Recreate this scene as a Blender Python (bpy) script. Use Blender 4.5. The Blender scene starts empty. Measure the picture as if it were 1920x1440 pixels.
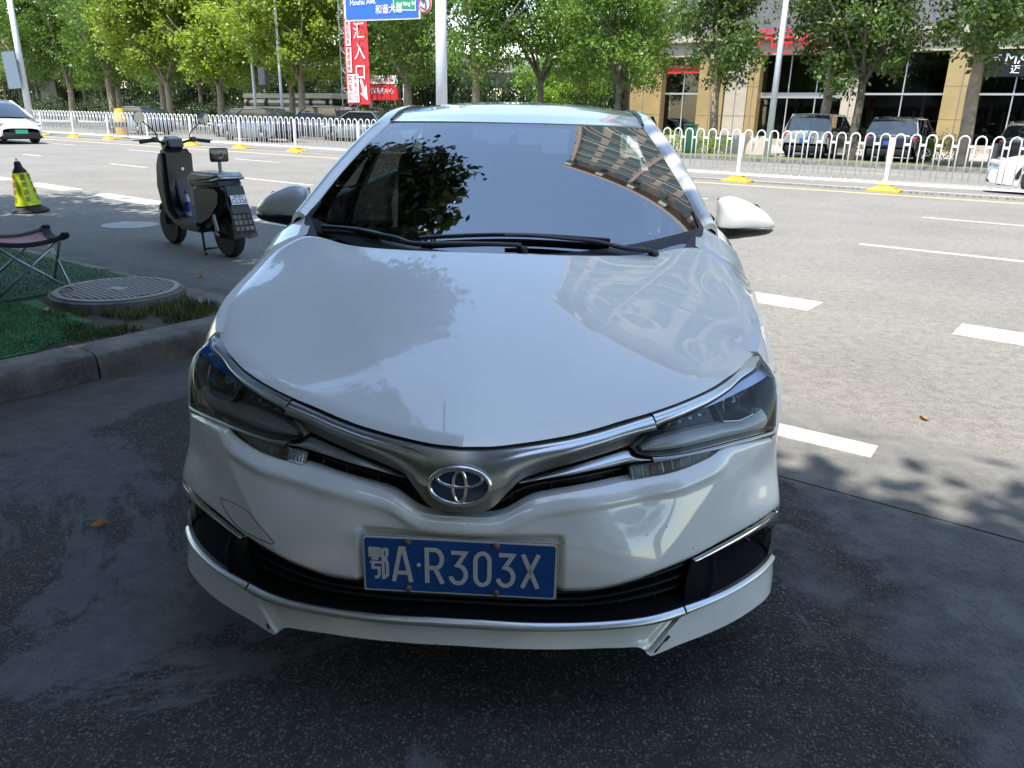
import bpy, bmesh, math, random
import numpy as np
from mathutils import Vector, Matrix, Euler
R = math.radians
PI = math.pi
scene = bpy.context.scene
COL = scene.collection

# ------------------------------------------------------------------ camera
CAMP = np.array([0.19051, -1.49472, 1.38381])
yaw, pitch, roll, FPX = R(-3.0253), R(19.2196), R(1.25734), 1436.27
_f = np.array([math.sin(yaw)*math.cos(pitch), math.cos(yaw)*math.cos(pitch), -math.sin(pitch)])
_r0 = np.array([math.cos(yaw), -math.sin(yaw), 0.0]); _u0 = np.cross(_r0, _f)
_r = math.cos(roll)*_r0 + math.sin(roll)*_u0
_u = -math.sin(roll)*_r0 + math.cos(roll)*_u0
cam = bpy.data.cameras.new('camera')
cam.sensor_fit = 'HORIZONTAL'; cam.sensor_width = 36.0; cam.lens = FPX/1920*36.0
cam.clip_start = 0.05; cam.clip_end = 3000
camo = bpy.data.objects.new('camera', cam); COL.objects.link(camo)
camo.matrix_world = Matrix(((_r[0], _u[0], -_f[0], CAMP[0]), (_r[1], _u[1], -_f[1], CAMP[1]), (_r[2], _u[2], -_f[2], CAMP[2]), (0, 0, 0, 1)))
scene.camera = camo

# ------------------------------------------------------------------ sky, sun, exposure
SUN_EL, SUN_AZ = R(66), R(203)          # azimuth of the sun, clockwise from +Y (behind the viewer, a little left)
world = bpy.data.worlds.new('World'); scene.world = world; world.use_nodes = True
wn = world.node_tree; wn.nodes.clear()
sky = wn.nodes.new('ShaderNodeTexSky'); sky.sky_type = 'NISHITA'; sky.sun_disc = False
sky.sun_elevation = SUN_EL; sky.sun_rotation = SUN_AZ
sky.altitude = 30; sky.air_density = 1.25; sky.dust_density = .5; sky.ozone_density = 0.0
bg = wn.nodes.new('ShaderNodeBackground'); bg.inputs['Strength'].default_value = 0.15
wo = wn.nodes.new('ShaderNodeOutputWorld')
wn.links.new(sky.outputs[0], bg.inputs[0]); wn.links.new(bg.outputs[0], wo.inputs[0])
sun = bpy.data.lights.new('sun', 'SUN'); sun.energy = 3.2; sun.angle = R(0.53); sun.color = (1.0, 0.95, 0.87)
suno = bpy.data.objects.new('sun', sun); COL.objects.link(suno)
sdir = Vector((math.sin(SUN_AZ)*math.cos(SUN_EL), math.cos(SUN_AZ)*math.cos(SUN_EL), math.sin(SUN_EL)))
suno.rotation_euler = sdir.to_track_quat('Z', 'Y').to_euler(); suno.location = (0, 0, 60)
vs = scene.view_settings
vs.view_transform = 'Standard'; vs.look = 'None'; vs.exposure = 1.6; vs.gamma = 1.0; vs.use_curve_mapping = False
scene.cycles.max_bounces = 7; scene.cycles.transparent_max_bounces = 12; scene.cycles.caustics_reflective = False; scene.cycles.caustics_refractive = False
scene.cycles.use_denoising = True

# ------------------------------------------------------------------ helpers: names and links
def tag(o, label=None, cat=None, group=None, kind=None):
    if label: o['label'] = label
    if cat: o['category'] = cat
    if group: o['group'] = group
    if kind: o['kind'] = kind
    return o
def thing(name, label, cat, loc=(0, 0, 0), rz=0.0, group=None):
    o = bpy.data.objects.new(name, None); COL.objects.link(o)
    o.empty_display_size = 0.1; o.location = loc; o.rotation_euler = (0, 0, rz)
    return tag(o, label, cat, group)
def copy_tree(o, parent=None):
    c = o.copy(); COL.objects.link(c); c.parent = parent
    for ch in o.children: copy_tree(ch, c)
    return c

# ------------------------------------------------------------------ helpers: mesh building
class MB:
    """collects geometry and links it as one mesh object"""
    def __init__(s): s.v = []; s.f = []
    def add(s, verts, faces):
        n = len(s.v); s.v += [tuple(map(float, p)) for p in verts]; s.f += [tuple(i+n for i in f) for f in faces]; return s
    def box(s, c, size, rot=None, taper=1.0):
        x, y, z = [a/2 for a in size]
        P = [(-x, -y, -z), (x, -y, -z), (x, y, -z), (-x, y, -z), (-x*taper, -y*taper, z), (x*taper, -y*taper, z), (x*taper, y*taper, z), (-x*taper, y*taper, z)]
        M = Euler(rot).to_matrix() if rot else Matrix.Identity(3)
        return s.add([Vector(c)+M@Vector(p) for p in P], [(0, 3, 2, 1), (4, 5, 6, 7), (0, 1, 5, 4), (1, 2, 6, 5), (2, 3, 7, 6), (3, 0, 4, 7)])
    def bbox(s, c, size, b=0.01, rot=None, seg=2):
        bm = bmesh.new(); bmesh.ops.create_cube(bm, size=1.0)
        for v in bm.verts: v.co = Vector((v.co.x*size[0], v.co.y*size[1], v.co.z*size[2]))
        bmesh.ops.bevel(bm, geom=bm.edges[:], offset=b, segments=seg, affect='EDGES', profile=0.6)
        M = Euler(rot).to_matrix() if rot else Matrix.Identity(3)
        s.add([Vector(c)+M@v.co for v in bm.verts], [[v.index for v in f.verts] for f in (bm.verts.index_update(), bm.faces)[1]]); bm.free(); return s
    def tube(s, pts, r, n=8, closed=False, cap=True, flat=1.0, up=None):
        P = [Vector(p) for p in pts]; m = len(P); rr = r if hasattr(r, '__len__') else [r]*m
        prev = None; V = []
        for i in range(m):
            a = P[(i-1) % m] if (closed or i > 0) else P[i]; b = P[(i+1) % m] if (closed or i < m-1) else P[i]
            t = (b-a).normalized()
            if up is not None: x = t.cross(Vector(up)).normalized()
            elif prev is None:
                x = t.cross(Vector((0, 0, 1)) if abs(t.z) < .9 else Vector((0, 1, 0))).normalized()
            else: x = (prev-t*prev.dot(t)).normalized()
            prev = x; y = t.cross(x)
            for k in range(n):
                a_ = 2*PI*k/n; V.append(P[i]+(x*math.cos(a_)+y*math.sin(a_)*flat)*rr[i])
        F = []
        for i in range(m if closed else m-1):
            j = (i+1) % m
            for k in range(n): F.append((i*n+k, i*n+(k+1) % n, j*n+(k+1) % n, j*n+k))
        if cap and not closed: F += [tuple(range(n))[::-1], tuple(range((m-1)*n, m*n))]
        return s.add(V, F)
    def lathe(s, prof, c=(0, 0, 0), n=24, axis='Z', M=None, caps=True):
        V = []
        for r_, z in prof:
            for k in range(n):
                a = 2*PI*k/n; p = Vector((r_*math.cos(a), r_*math.sin(a), z))
                if axis == 'Y': p = Vector((p.x, p.z, p.y))
                if axis == 'X': p = Vector((p.z, p.x, p.y))
                if M is not None: p = M@p
                V.append(Vector(c)+p)
        m = len(prof); F = []
        for i in range(m-1):
            for k in range(n): F.append((i*n+k, i*n+(k+1) % n, (i+1)*n+(k+1) % n, (i+1)*n+k))
        if caps: F += [tuple(range(n))[::-1], tuple(range((m-1)*n, m*n))]
        return s.add(V, F)
    def prism(s, poly, h, M=None):
        """2D outline (x,y) extruded by h along z, then placed by matrix M"""
        n = len(poly); M = M or Matrix.Identity(4)
        V = [M@Vector((x, y, 0)) for x, y in poly]+[M@Vector((x, y, h)) for x, y in poly]
        F = [tuple(range(n))[::-1], tuple(range(n, 2*n))]+[(i, (i+1) % n, n+(i+1) % n, n+i) for i in range(n)]
        return s.add(V, F)
    def grid(s, P, depth=None, closed_u=False):
        """P[nu][nv] points -> quads; depth = vector or array of vectors for a skirt behind the edge"""
        P = np.asarray(P, float); nu, nv = P.shape[:2]; base = len(s.v)
        s.v += [tuple(p) for p in P.reshape(-1, 3)]
        F = [(base+i*nv+j, base+(i+1)*nv+j, base+(i+1)*nv+j+1, base+i*nv+j+1) for i in range(nu-1) for j in range(nv-1)]
        s.f += F
        if depth is not None:
            ring = [(i, 0) for i in range(nu)]+[(nu-1, j) for j in range(1, nv)]+[(i, nv-1) for i in range(nu-2, -1, -1)]+[(0, j) for j in range(nv-2, 0, -1)]
            D = np.broadcast_to(np.asarray(depth, float), P.shape)
            b2 = len(s.v); m = len(ring)
            for i, j in ring: s.v.append(tuple(P[i, j]))
            for i, j in ring: s.v.append(tuple(P[i, j]+D[i, j]))
            for k in range(m):
                k2 = (k+1) % m; s.f.append((b2+k2, b2+k, b2+m+k, b2+m+k2))
        return s
    def build(s, name, mat=None, parent=None, smooth=False, angle=None, inv=None, flip=False):
        me = bpy.data.meshes.new(name); me.from_pydata(s.v, [], s.f); me.validate(clean_customdata=False)
        if smooth or angle:
            me.polygons.foreach_set('use_smooth', [True]*len(me.polygons))
            if angle: me.set_sharp_from_angle(angle=R(angle))
        if flip: me.flip_normals()
        me.update()
        return link(name, me, mat, parent, inv)
def link(name, me, mat=None, parent=None, inv=None):
    o = bpy.data.objects.new(name, me); COL.objects.link(o)
    if mat is not None and not me.materials: me.materials.append(mat)
    if parent is not None:
        o.parent = parent
        if inv is not None: o.matrix_parent_inverse = inv
    return o
def recalc(o):
    bm = bmesh.new(); bm.from_mesh(o.data); bmesh.ops.recalc_face_normals(bm, faces=bm.faces); bm.to_mesh(o.data); bm.free(); return o
_textcache = {}
def text_mesh(body, size, ext=0.002, align='CENTER'):
    k = (body, size, ext, align)
    if k in _textcache: return _textcache[k]
    cu = bpy.data.curves.new('lettering', 'FONT'); cu.body = body; cu.size = size; cu.extrude = ext; cu.align_x = align; cu.align_y = 'CENTER'; cu.resolution_u = 3
    o = bpy.data.objects.new('lettering', cu); COL.objects.link(o)
    dg = bpy.context.evaluated_depsgraph_get(); dg.update()
    me = bpy.data.meshes.new_from_object(o.evaluated_get(dg)); bpy.data.objects.remove(o); me.materials.clear()
    _textcache[k] = me
    return me
def text(name, body, size, M, mat, parent, ext=0.002, align='CENTER', bold=0.0, sx=1.0):
    me = text_mesh(body, size, ext, align).copy()
    me.transform(M@Matrix.Diagonal((sx, 1, 1, 1))); me.name = name
    return link(name, me, mat, parent)
def frame_mat(o, x, y):
    """matrix with local x,y axes along given vectors, at o"""
    x = Vector(x).normalized(); y = Vector(y).normalized(); z = x.cross(y).normalized()
    return Matrix(((x.x, y.x, z.x, o[0]), (x.y, y.y, z.y, o[1]), (x.z, y.z, z.z, o[2]), (0, 0, 0, 1)))
def catmull(P, n=8):
    P = np.asarray(P, float); Q = np.vstack([2*P[0]-P[1], P, 2*P[-1]-P[-2]]); out = []
    for i in range(len(P)-1):
        a, b, c, d = Q[i:i+4]
        for k in range(n):
            t = k/n; out.append(.5*((2*b)+(-a+c)*t+(2*a-5*b+4*c-d)*t*t+(-a+3*b-3*c+d)*t**3))
    out.append(P[-1]); return np.array(out)

# ------------------------------------------------------------------ helpers: materials
MATS = {}
def pm(name, col, rough=.5, metal=0.0, coat=0.0, spec=.5, noise=None, bump=None, coat_rough=.03, emit=None, trans=None, alpha=None):
    """principled material; noise=(scale, amount) colour mottling; bump=(scale, strength, distance)"""
    m = bpy.data.materials.new(name); m.use_nodes = True; nt = m.node_tree; b = nt.nodes['Principled BSDF']
    b.inputs['Base Color'].default_value = (*col, 1); b.inputs['Roughness'].default_value = rough; b.inputs['Metallic'].default_value = metal
    b.inputs['Coat Weight'].default_value = coat; b.inputs['Coat Roughness'].default_value = coat_rough; b.inputs['Specular IOR Level'].default_value = spec
    if trans: b.inputs['Transmission Weight'].default_value = trans
    if emit: b.inputs['Emission Color'].default_value = (*emit[:3], 1); b.inputs['Emission Strength'].default_value = emit[3]
    if noise or bump:
        tc = nt.nodes.new('ShaderNodeTexCoord')
    if noise:
        n = nt.nodes.new('ShaderNodeTexNoise'); n.inputs['Scale'].default_value = noise[0]; n.inputs['Detail'].default_value = 6; n.inputs['Roughness'].default_value = .65
        r = nt.nodes.new('ShaderNodeValToRGB'); a = noise[1]
        r.color_ramp.elements[0].position = .3; r.color_ramp.elements[1].position = .7
        r.color_ramp.elements[0].color = (*[c*(1-a) for c in col], 1); r.color_ramp.elements[1].color = (*[min(1, c*(1+a)) for c in col], 1)
        nt.links.new(tc.outputs['Object'], n.inputs['Vector']); nt.links.new(n.outputs['Fac'], r.inputs['Fac']); nt.links.new(r.outputs['Color'], b.inputs['Base Color'])
    if bump:
        n2 = nt.nodes.new('ShaderNodeTexNoise'); n2.inputs['Scale'].default_value = bump[0]; n2.inputs['Detail'].default_value = 5
        bp = nt.nodes.new('ShaderNodeBump'); bp.inputs['Strength'].default_value = bump[1]; bp.inputs['Distance'].default_value = bump[2]
        nt.links.new(tc.outputs['Object'], n2.inputs['Vector']); nt.links.new(n2.outputs['Fac'], bp.inputs['Height']); nt.links.new(bp.outputs['Normal'], b.inputs['Normal'])
    MATS[name] = m; return m
def glassm(name, tint, ior=1.5, rough=0.0, refl=(1, 1, 1)):
    """thin pane: see-through tint below a mirror sheen that grows towards grazing"""
    m = bpy.data.materials.new(name); m.use_nodes = True; nt = m.node_tree; nt.nodes.clear()
    fr = nt.nodes.new('ShaderNodeFresnel'); fr.inputs['IOR'].default_value = ior
    tr = nt.nodes.new('ShaderNodeBsdfTransparent'); tr.inputs[0].default_value = (*tint, 1)
    gl = nt.nodes.new('ShaderNodeBsdfGlossy'); gl.inputs['Roughness'].default_value = rough; gl.inputs[0].default_value = (*refl, 1)
    mx = nt.nodes.new('ShaderNodeMixShader'); out = nt.nodes.new('ShaderNodeOutputMaterial')
    nt.links.new(fr.outputs[0], mx.inputs[0]); nt.links.new(tr.outputs[0], mx.inputs[1]); nt.links.new(gl.outputs[0], mx.inputs[2]); nt.links.new(mx.outputs[0], out.inputs[0])
    MATS[name] = m; return m
M_white = pm('pearl_white_paint', (.80, .80, .765), .32, 0, 1.0, noise=(3, .015))
M_white.node_tree.nodes['Principled BSDF'].inputs['Coat IOR'].default_value = 1.75
M_chrome = pm('chrome', (.78, .79, .80), .10, 1.0)
M_satin = pm('brushed_satin_chrome', (.56, .58, .58), .30, 1.0, bump=(60, .05, .001))
M_darkchrome = pm('dark_satin_trim', (.30, .30, .29), .40, 1.0)
M_black = pm('black_plastic', (.012, .012, .014), .42)
M_gloss = pm('gloss_black', (.008, .008, .01), .12, coat=.5)
M_rubber = pm('rubber', (.016, .016, .016), .75, bump=(40, .15, .003))
M_greyplastic = pm('grey_plastic', (.032, .034, .042), .5)
M_steel = pm('steel', (.45, .46, .48), .35, 1.0)
M_alloy = pm('alloy_wheel', (.5, .5, .52), .28, 1.0)
M_wind = glassm('windscreen_glass', (.55, .61, .61), 3.2)
M_side = glassm('side_glass', (.16, .18, .18), 1.55)
M_lens = glassm('lamp_lens', (.90, .91, .90), 1.3)
M_interior = pm('dark_interior', (.03, .031, .033), .7, noise=(20, .2))
M_seat = pm('grey_seat_cloth', (.10, .10, .105), .85, bump=(120, .2, .002))
M_mirror = pm('mirror_glass', (.85, .86, .87), .02, 1.0)
M_whiteprint = pm('white_lettering', (.62, .62, .60), .55)
M_plate = pm('plate_blue', (.008, .075, .30), .38, noise=(12, .12))
M_redlamp = pm('red_lamp', (.35, .01, .01), .15, coat=1.0)

def speckled(src, name):
    """the same paint with road grime: sparse dark specks and a faint film"""
    m = src.copy(); m.name = name; nt = m.node_tree; b = nt.nodes['Principled BSDF']; L = nt.links; old = b.inputs['Base Color'].links[0].from_socket
    tc = nt.nodes.new('ShaderNodeTexCoord'); v = nt.nodes.new('ShaderNodeTexVoronoi'); v.inputs['Scale'].default_value = 42; L.new(tc.outputs['Object'], v.inputs['Vector'])
    sp = nt.nodes.new('ShaderNodeSeparateColor'); L.new(v.outputs['Color'], sp.inputs[0])
    a = nt.nodes.new('ShaderNodeMath'); a.operation = 'LESS_THAN'; L.new(v.outputs['Distance'], a.inputs[0]); 
    r = nt.nodes.new('ShaderNodeMath'); r.operation = 'MULTIPLY'; L.new(sp.outputs[1], r.inputs[0]); r.inputs[1].default_value = .11; L.new(r.outputs[0], a.inputs[1])
    g = nt.nodes.new('ShaderNodeMath'); g.operation = 'GREATER_THAN'; L.new(sp.outputs[0], g.inputs[0]); g.inputs[1].default_value = .80
    f = nt.nodes.new('ShaderNodeMath'); f.operation = 'MULTIPLY'; L.new(a.outputs[0], f.inputs[0]); L.new(g.outputs[0], f.inputs[1])
    f2 = nt.nodes.new('ShaderNodeMath'); f2.operation = 'MULTIPLY'; L.new(f.outputs[0], f2.inputs[0]); f2.inputs[1].default_value = .75
    n = nt.nodes.new('ShaderNodeTexNoise'); n.inputs['Scale'].default_value = 5; n.inputs['Detail'].default_value = 8; L.new(tc.outputs['Object'], n.inputs['Vector'])
    rp = nt.nodes.new('ShaderNodeValToRGB'); rp.color_ramp.elements[0].position = .45; rp.color_ramp.elements[0].color = (0, 0, 0, 1); rp.color_ramp.elements[1].position = .8; rp.color_ramp.elements[1].color = (.22, .22, .22, 1); L.new(n.outputs['Fac'], rp.inputs[0])
    m1 = nt.nodes.new('ShaderNodeMix'); m1.data_type = 'RGBA'; L.new(rp.outputs[0], m1.inputs[0]); L.new(old, m1.inputs[6]); m1.inputs[7].default_value = (.42, .39, .33, 1)
    m2 = nt.nodes.new('ShaderNodeMix'); m2.data_type = 'RGBA'; L.new(f2.outputs[0], m2.inputs[0]); L.new(m1.outputs[2], m2.inputs[6]); m2.inputs[7].default_value = (.05, .045, .04, 1)
    L.new(m2.outputs[2], b.inputs['Base Color']); return m
M_bumper = speckled(M_white, 'grimy_white_paint')
# ================================================================== the white sedan
CAR_LOC = Vector((0, 2.3, 0)); CINV = Matrix.Translation(-CAR_LOC)
car = thing('white_sedan', 'pearl white sedan with blue plate parked nose-on in the foreground shade', 'car', CAR_LOC)
PLAN = np.array([(0, 0), (.15, .008), (.3, .035), (.42, .075), (.53, .13), (.63, .20), (.71, .28), (.765, .37), (.80, .47), (.82, .58), (.833, .72), (.842, .9)], float)
def _cm(P, n=20):
    Q = np.vstack([[-P[1][0], P[1][1]], P, 2*P[-1]-P[-2]]); out = []
    for i in range(len(P)-1):
        a, b, c, d = Q[i:i+4]
        for k in range(n):
            t = k/n; out.append(.5*((2*b)+(-a+c)*t+(2*a-5*b+4*c-d)*t*t+(-a+3*b-3*c+d)*t**3))
    out.append(P[-1]); return np.array(out)
PD = _cm(PLAN); PU = np.r_[0, np.cumsum(np.linalg.norm(np.diff(PD, axis=0), axis=1))]
TG = np.gradient(PD, PU, axis=0); TG /= np.linalg.norm(TG, axis=1, keepdims=True); NRM = np.stack([TG[:, 1], -TG[:, 0]], 1)
def plan(u):
    return np.stack([np.interp(u, PU, PD[:, 0]), np.interp(u, PU, PD[:, 1])], -1), np.stack([np.interp(u, PU, NRM[:, 0]), np.interp(u, PU, NRM[:, 1])], -1)
def to_ud(x, y):
    D = np.linalg.norm(PD-np.array([x, y]), axis=1); i = D.argmin()
    us = np.linspace(PU[max(i-1, 0)], PU[min(i+1, len(PU)-1)], 200); p, n = plan(us); v = np.array([x, y])-p
    j = np.linalg.norm(v, axis=1).argmin(); return us[j], float((v[j]*n[j]).sum())
CT = [(0,-.035,.222),(0,-.022,.285),(0,.004,.36),(0,0.,.44),(0,.006,.49),(0,.03,.56),(0,.03,.61),(0,.045,.65),(0,.068,.688),
(.1,.045,.6),(.14,.10,.686),(.213,.13,.688),(.25,.065,.64),(.283,.155,.695),(.348,.18,.708),(.328,.115,.656),(.393,.16,.66),(.406,.205,.725),
(.2,.012,.42),(.22,.015,.485),(.22,.012,.345),(.2,.07,.565),(.3,.085,.585),(.378,.129,.584),(.2,-.015,.285),(.2,-.022,.22),(.35,.02,.28),(.35,.008,.2),
(.435,.219,.733),(.499,.262,.744),(.537,.283,.754),(.578,.309,.765),(.618,.345,.775),(.667,.406,.784),(.706,.459,.793),(.733,.5,.805),(.748,.533,.819),(.757,.566,.833),
(.466,.195,.703),(.516,.23,.723),(.577,.275,.736),(.632,.336,.745),(.671,.374,.757),(.695,.40,.773),(.723,.44,.79),(.742,.48,.806),
(.773,.441,.77),(.777,.376,.631),(.629,.26,.63),(.52,.19,.64),(.615,.233,.637),(.578,.202,.61),(.45,.14,.61),
(.437,.044,.393),(.544,.112,.397),(.622,.177,.401),(.661,.205,.414),(.70,.235,.43),(.752,.29,.45),(.798,.341,.44),
(.529,.097,.279),(.58,.11,.285),(.633,.145,.29),(.723,.236,.292),(.783,.316,.295),(.804,.343,.306),(.43,.04,.28),
(.444,.019,.197),(.511,.076,.19),(.583,.108,.194),(.65,.15,.196),(.736,.239,.195),(.796,.316,.196),
(.82,.42,.3),(.835,.55,.3),(.845,.7,.3),(.82,.42,.2),(.835,.55,.2),(.845,.7,.2),(.815,.42,.45),(.835,.55,.45),(.848,.7,.45),(.805,.45,.6),(.83,.58,.6),(.845,.72,.6),(.79,.53,.75),(.818,.62,.75),(.835,.75,.75),(.775,.6,.83),(.785,.72,.87),
(.38,.03,.45),(.45,.09,.5),(.55,.15,.5),(.65,.235,.5),(.73,.31,.53),(.3,.03,.5),(.5,.12,.57),(.6,.195,.57),(.7,.28,.6)]
def phi(r): return np.where(r > 1e-9, r*r*np.log(np.maximum(r, 1e-9)), 0)
def tps(C, lam=2e-4):
    C = np.asarray(C, float); X = C[:, :2]; K = phi(np.linalg.norm(X[:, None]-X[None], axis=2))+(np.diag(lam(X)) if callable(lam) else lam*np.eye(len(X))); Pm = np.c_[np.ones(len(X)), X]
    Wt = np.linalg.solve(np.block([[K, Pm], [Pm.T, np.zeros((3, 3))]]), np.r_[C[:, 2], 0, 0, 0])
    def f(a, b):
        a = np.asarray(a, float); sh = a.shape; Q = np.stack([a.ravel(), np.broadcast_to(np.asarray(b, float), sh).ravel()], 1)
        out = np.empty(len(Q))
        for i in range(0, len(Q), 4000):
            q = Q[i:i+4000]; out[i:i+4000] = phi(np.linalg.norm(q[:, None]-X[None], axis=2))@Wt[:-3]+Wt[-3]+Wt[-2]*q[:, 0]+Wt[-1]*q[:, 1]
        return out.reshape(sh)
    return f
_C = []
for x, y, z in CT:
    u_, d_ = to_ud(x, y); _C.append((u_, z, d_))
    if x > 0: _C.append((-u_, z, d_))
dfun = tps(_C, lambda X: np.where(np.abs(X[:, 0]) > .8, .0012, .02))
def SURF(u, z, off=0.0):
    """point of the nose surface at girth u (signed) and height z, pushed outwards by off"""
    u = np.asarray(u, float); z = np.broadcast_to(np.asarray(z, float), u.shape); p, n = plan(np.abs(u)); s = np.where(u < 0, -1., 1.)
    d = dfun(u, z)+off
    return np.stack([(p[..., 0]+n[..., 0]*d)*s, p[..., 1]+n[..., 1]*d, z], -1)
def INW(u, depth):
    p, n = plan(np.abs(u)); s = np.where(u < 0, -1., 1.)
    return np.stack([-n[..., 0]*s*depth, -n[..., 1]*depth, np.zeros_like(u)], -1)
def CV(pts):
    P = np.array(sorted(pts)); Pm = catmull(P, 6)
    return lambda u: np.interp(np.abs(u), Pm[:, 0], Pm[:, 1])
c_hood = CV([(0.0, 0.6882), (0.058, 0.688), (0.116, 0.6899), (0.174, 0.6932), (0.232, 0.6978), (0.289, 0.7036), (0.347, 0.7103), (0.405, 0.7184), (0.463, 0.7279), (0.521, 0.7371), (0.579, 0.7457), (0.637, 0.754), (0.695, 0.762), (0.753, 0.7693), (0.811, 0.7764), (0.868, 0.7854), (0.926, 0.7969), (0.984, 0.808), (1.042, 0.8185), (1.1, 0.833)])
c_bar = CV([(0.0, 0.5484), (0.032, 0.5488), (0.048, 0.5509), (0.065, 0.5556), (0.081, 0.5648), (0.097, 0.5781), (0.113, 0.5918), (0.129, 0.6037), (0.145, 0.611), (0.161, 0.6156), (0.194, 0.6237), (0.226, 0.6309), (0.258, 0.6374), (0.307, 0.6447), (0.355, 0.6513), (0.404, 0.658), (0.436, 0.6631)])
c_crease = CV([(0, 0.585), (0.09, 0.602), (0.121, 0.6222), (0.159, 0.6382), (0.197, 0.6491), (0.235, 0.6576), (0.273, 0.6645), (0.311, 0.6703), (0.349, 0.6755), (0.387, 0.6808), (0.425, 0.6863), (0.463, 0.6917), (0.52, 0.699)])
c_grille = CV([(0.0, 0.5322), (0.037, 0.5312), (0.055, 0.5316), (0.074, 0.5328), (0.092, 0.5358), (0.111, 0.5422), (0.129, 0.5512), (0.148, 0.5606), (0.166, 0.5676), (0.184, 0.5716), (0.203, 0.5744), (0.24, 0.5797), (0.277, 0.584), (0.314, 0.587), (0.35, 0.5894), (0.387, 0.5918), (0.406, 0.5926), (0.457, 0.5973), (0.514, 0.6022), (0.572, 0.6085), (0.629, 0.6168), (0.66, 0.6235), (0.69, 0.632), (0.74, 0.632), (0.8, 0.63), (0.868, 0.6235), (0.9, 0.619)])
c_lampbot = CV([(0.432, 0.657), (0.44, 0.65), (0.455, 0.645), (0.476, 0.6425), (0.51, 0.642), (0.566, 0.6425), (0.634, 0.6442), (0.702, 0.644), (0.77, 0.6423), (0.838, 0.6398), (0.9, 0.636)])
c_lampout = CV([(0.636, 0.904), (0.668, 0.914), (0.7105, 0.933), (0.745, 0.952), (0.765, 0.972)])   # z -> u
c_lamptop = CV([(0.432, 0.657), (0.46, 0.675), (0.49, 0.69), (0.525, 0.7027), (0.583, 0.7119), (0.642, 0.7211), (0.701, 0.7304), (0.759, 0.7399), (0.818, 0.7503), (0.877, 0.7637), (0.936, 0.7775), (0.994, 0.7895), (1.053, 0.803), (1.112, 0.825)])
c_bumplow = CV([(0, 0.3575), (0.12, 0.3575), (0.232, 0.3586), (0.272, 0.3596), (0.313, 0.363), (0.354, 0.3713), (0.395, 0.38), (0.436, 0.3873), (0.477, 0.3913), (0.518, 0.3939), (0.556, 0.3967), (0.63, 0.4037), (0.704, 0.4111), (0.779, 0.4196), (0.84, 0.425), (0.866, 0.4245), (0.889, 0.418)])
c_bezlo = CV([(0.556, 0.3955), (0.571, 0.3905), (0.609, 0.3895), (0.647, 0.3904), (0.685, 0.3926), (0.723, 0.3951), (0.762, 0.3958), (0.8, 0.3934), (0.838, 0.3854), (0.868, 0.366), (0.889, 0.345)])
c_stop = CV([(0.0, 0.2937), (0.062, 0.2937), (0.125, 0.2913), (0.187, 0.2892), (0.249, 0.2872), (0.312, 0.286), (0.374, 0.2848), (0.436, 0.2838), (0.499, 0.2842), (0.561, 0.2868), (0.623, 0.2898), (0.686, 0.2915), (0.748, 0.2927), (0.81, 0.2916), (0.873, 0.287), (0.892, 0.286)])
c_sbot = CV([(0.0, 0.2735), (0.06, 0.2729), (0.121, 0.2718), (0.181, 0.2707), (0.242, 0.2688), (0.302, 0.267), (0.363, 0.2654), (0.423, 0.2632), (0.484, 0.261), (0.515, 0.2618), (0.55, 0.267), (0.605, 0.2749), (0.665, 0.2785), (0.726, 0.2785), (0.786, 0.2755), (0.872, 0.268), (0.892, 0.266)])
c_lip = CV([(0, 0.2245), (0.041, 0.2235), (0.161, 0.2203), (0.241, 0.2165), (0.32, 0.2127), (0.38, 0.2075), (0.408, 0.2065), (0.423, 0.2025), (0.438, 0.1868), (0.452, 0.186), (0.505, 0.191), (0.57, 0.195), (0.66, 0.1985), (0.755, 0.197), (0.854, 0.189), (1.0, 0.188), (1.3, 0.188)])
def band(lo, hi, u0, u1, nu, nv, off=None, both=False):
    us = np.linspace(u0, u1, nu); tt = np.linspace(0, 1, nv)
    U = np.repeat(us[:, None], nv, 1); Z = lo(us)[:, None]+(hi(us)-lo(us))[:, None]*tt[None]
    return U, Z, (off(U, Z, tt[None]+0*U) if off else 0.0)
def bandpart(name, lo, hi, u0, u1, nu, nv, mat, off=None, depth=.02, parent=None, angle=40):
    U, Z, d = band(lo, hi, u0, u1, nu, nv, off)
    mb = MB().grid(SURF(U, Z, d), INW(U, depth))
    o = mb.build(name, mat, parent or car, angle=angle, inv=CINV if parent is None else None)
    return recalc(o)
def sides(fn):
    for s in (1, -1): fn(s)
def creased(U, Z, T):
    s = c_grille(U)-Z
    fold = np.clip((.70-np.abs(U))/.07, 0, 1)*.0075*np.exp(-((s-.026)/.014)**2)-.008*np.exp(-(s/.006)**2)
    # corner fold from the lamp notch down towards the number plate
    ax, az, bx, bz = .714, .624, .487, .445
    L = math.hypot(bx-ax, bz-az); dist = ((np.abs(U)-ax)*(az-bz)-(Z-az)*(ax-bx))/L
    ridge = .0075*np.exp(-np.sqrt(dist**2+.003**2)/.055)
    # shallow recess round the plate, rolled lower edge
    rec = -.010/(1+np.exp((np.abs(U)-.232)/.0022))/(1+np.exp((Z-.492)/.0022))
    s2 = Z-c_bumplow(U); roll_ = -.012*np.exp(-(s2/.008)**2)
    cheek = .005*np.exp(-(((np.abs(U)-.86)/.14)**2+((Z-.455)/.06)**2))
    return fold+ridge+rec+roll_+cheek
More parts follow.
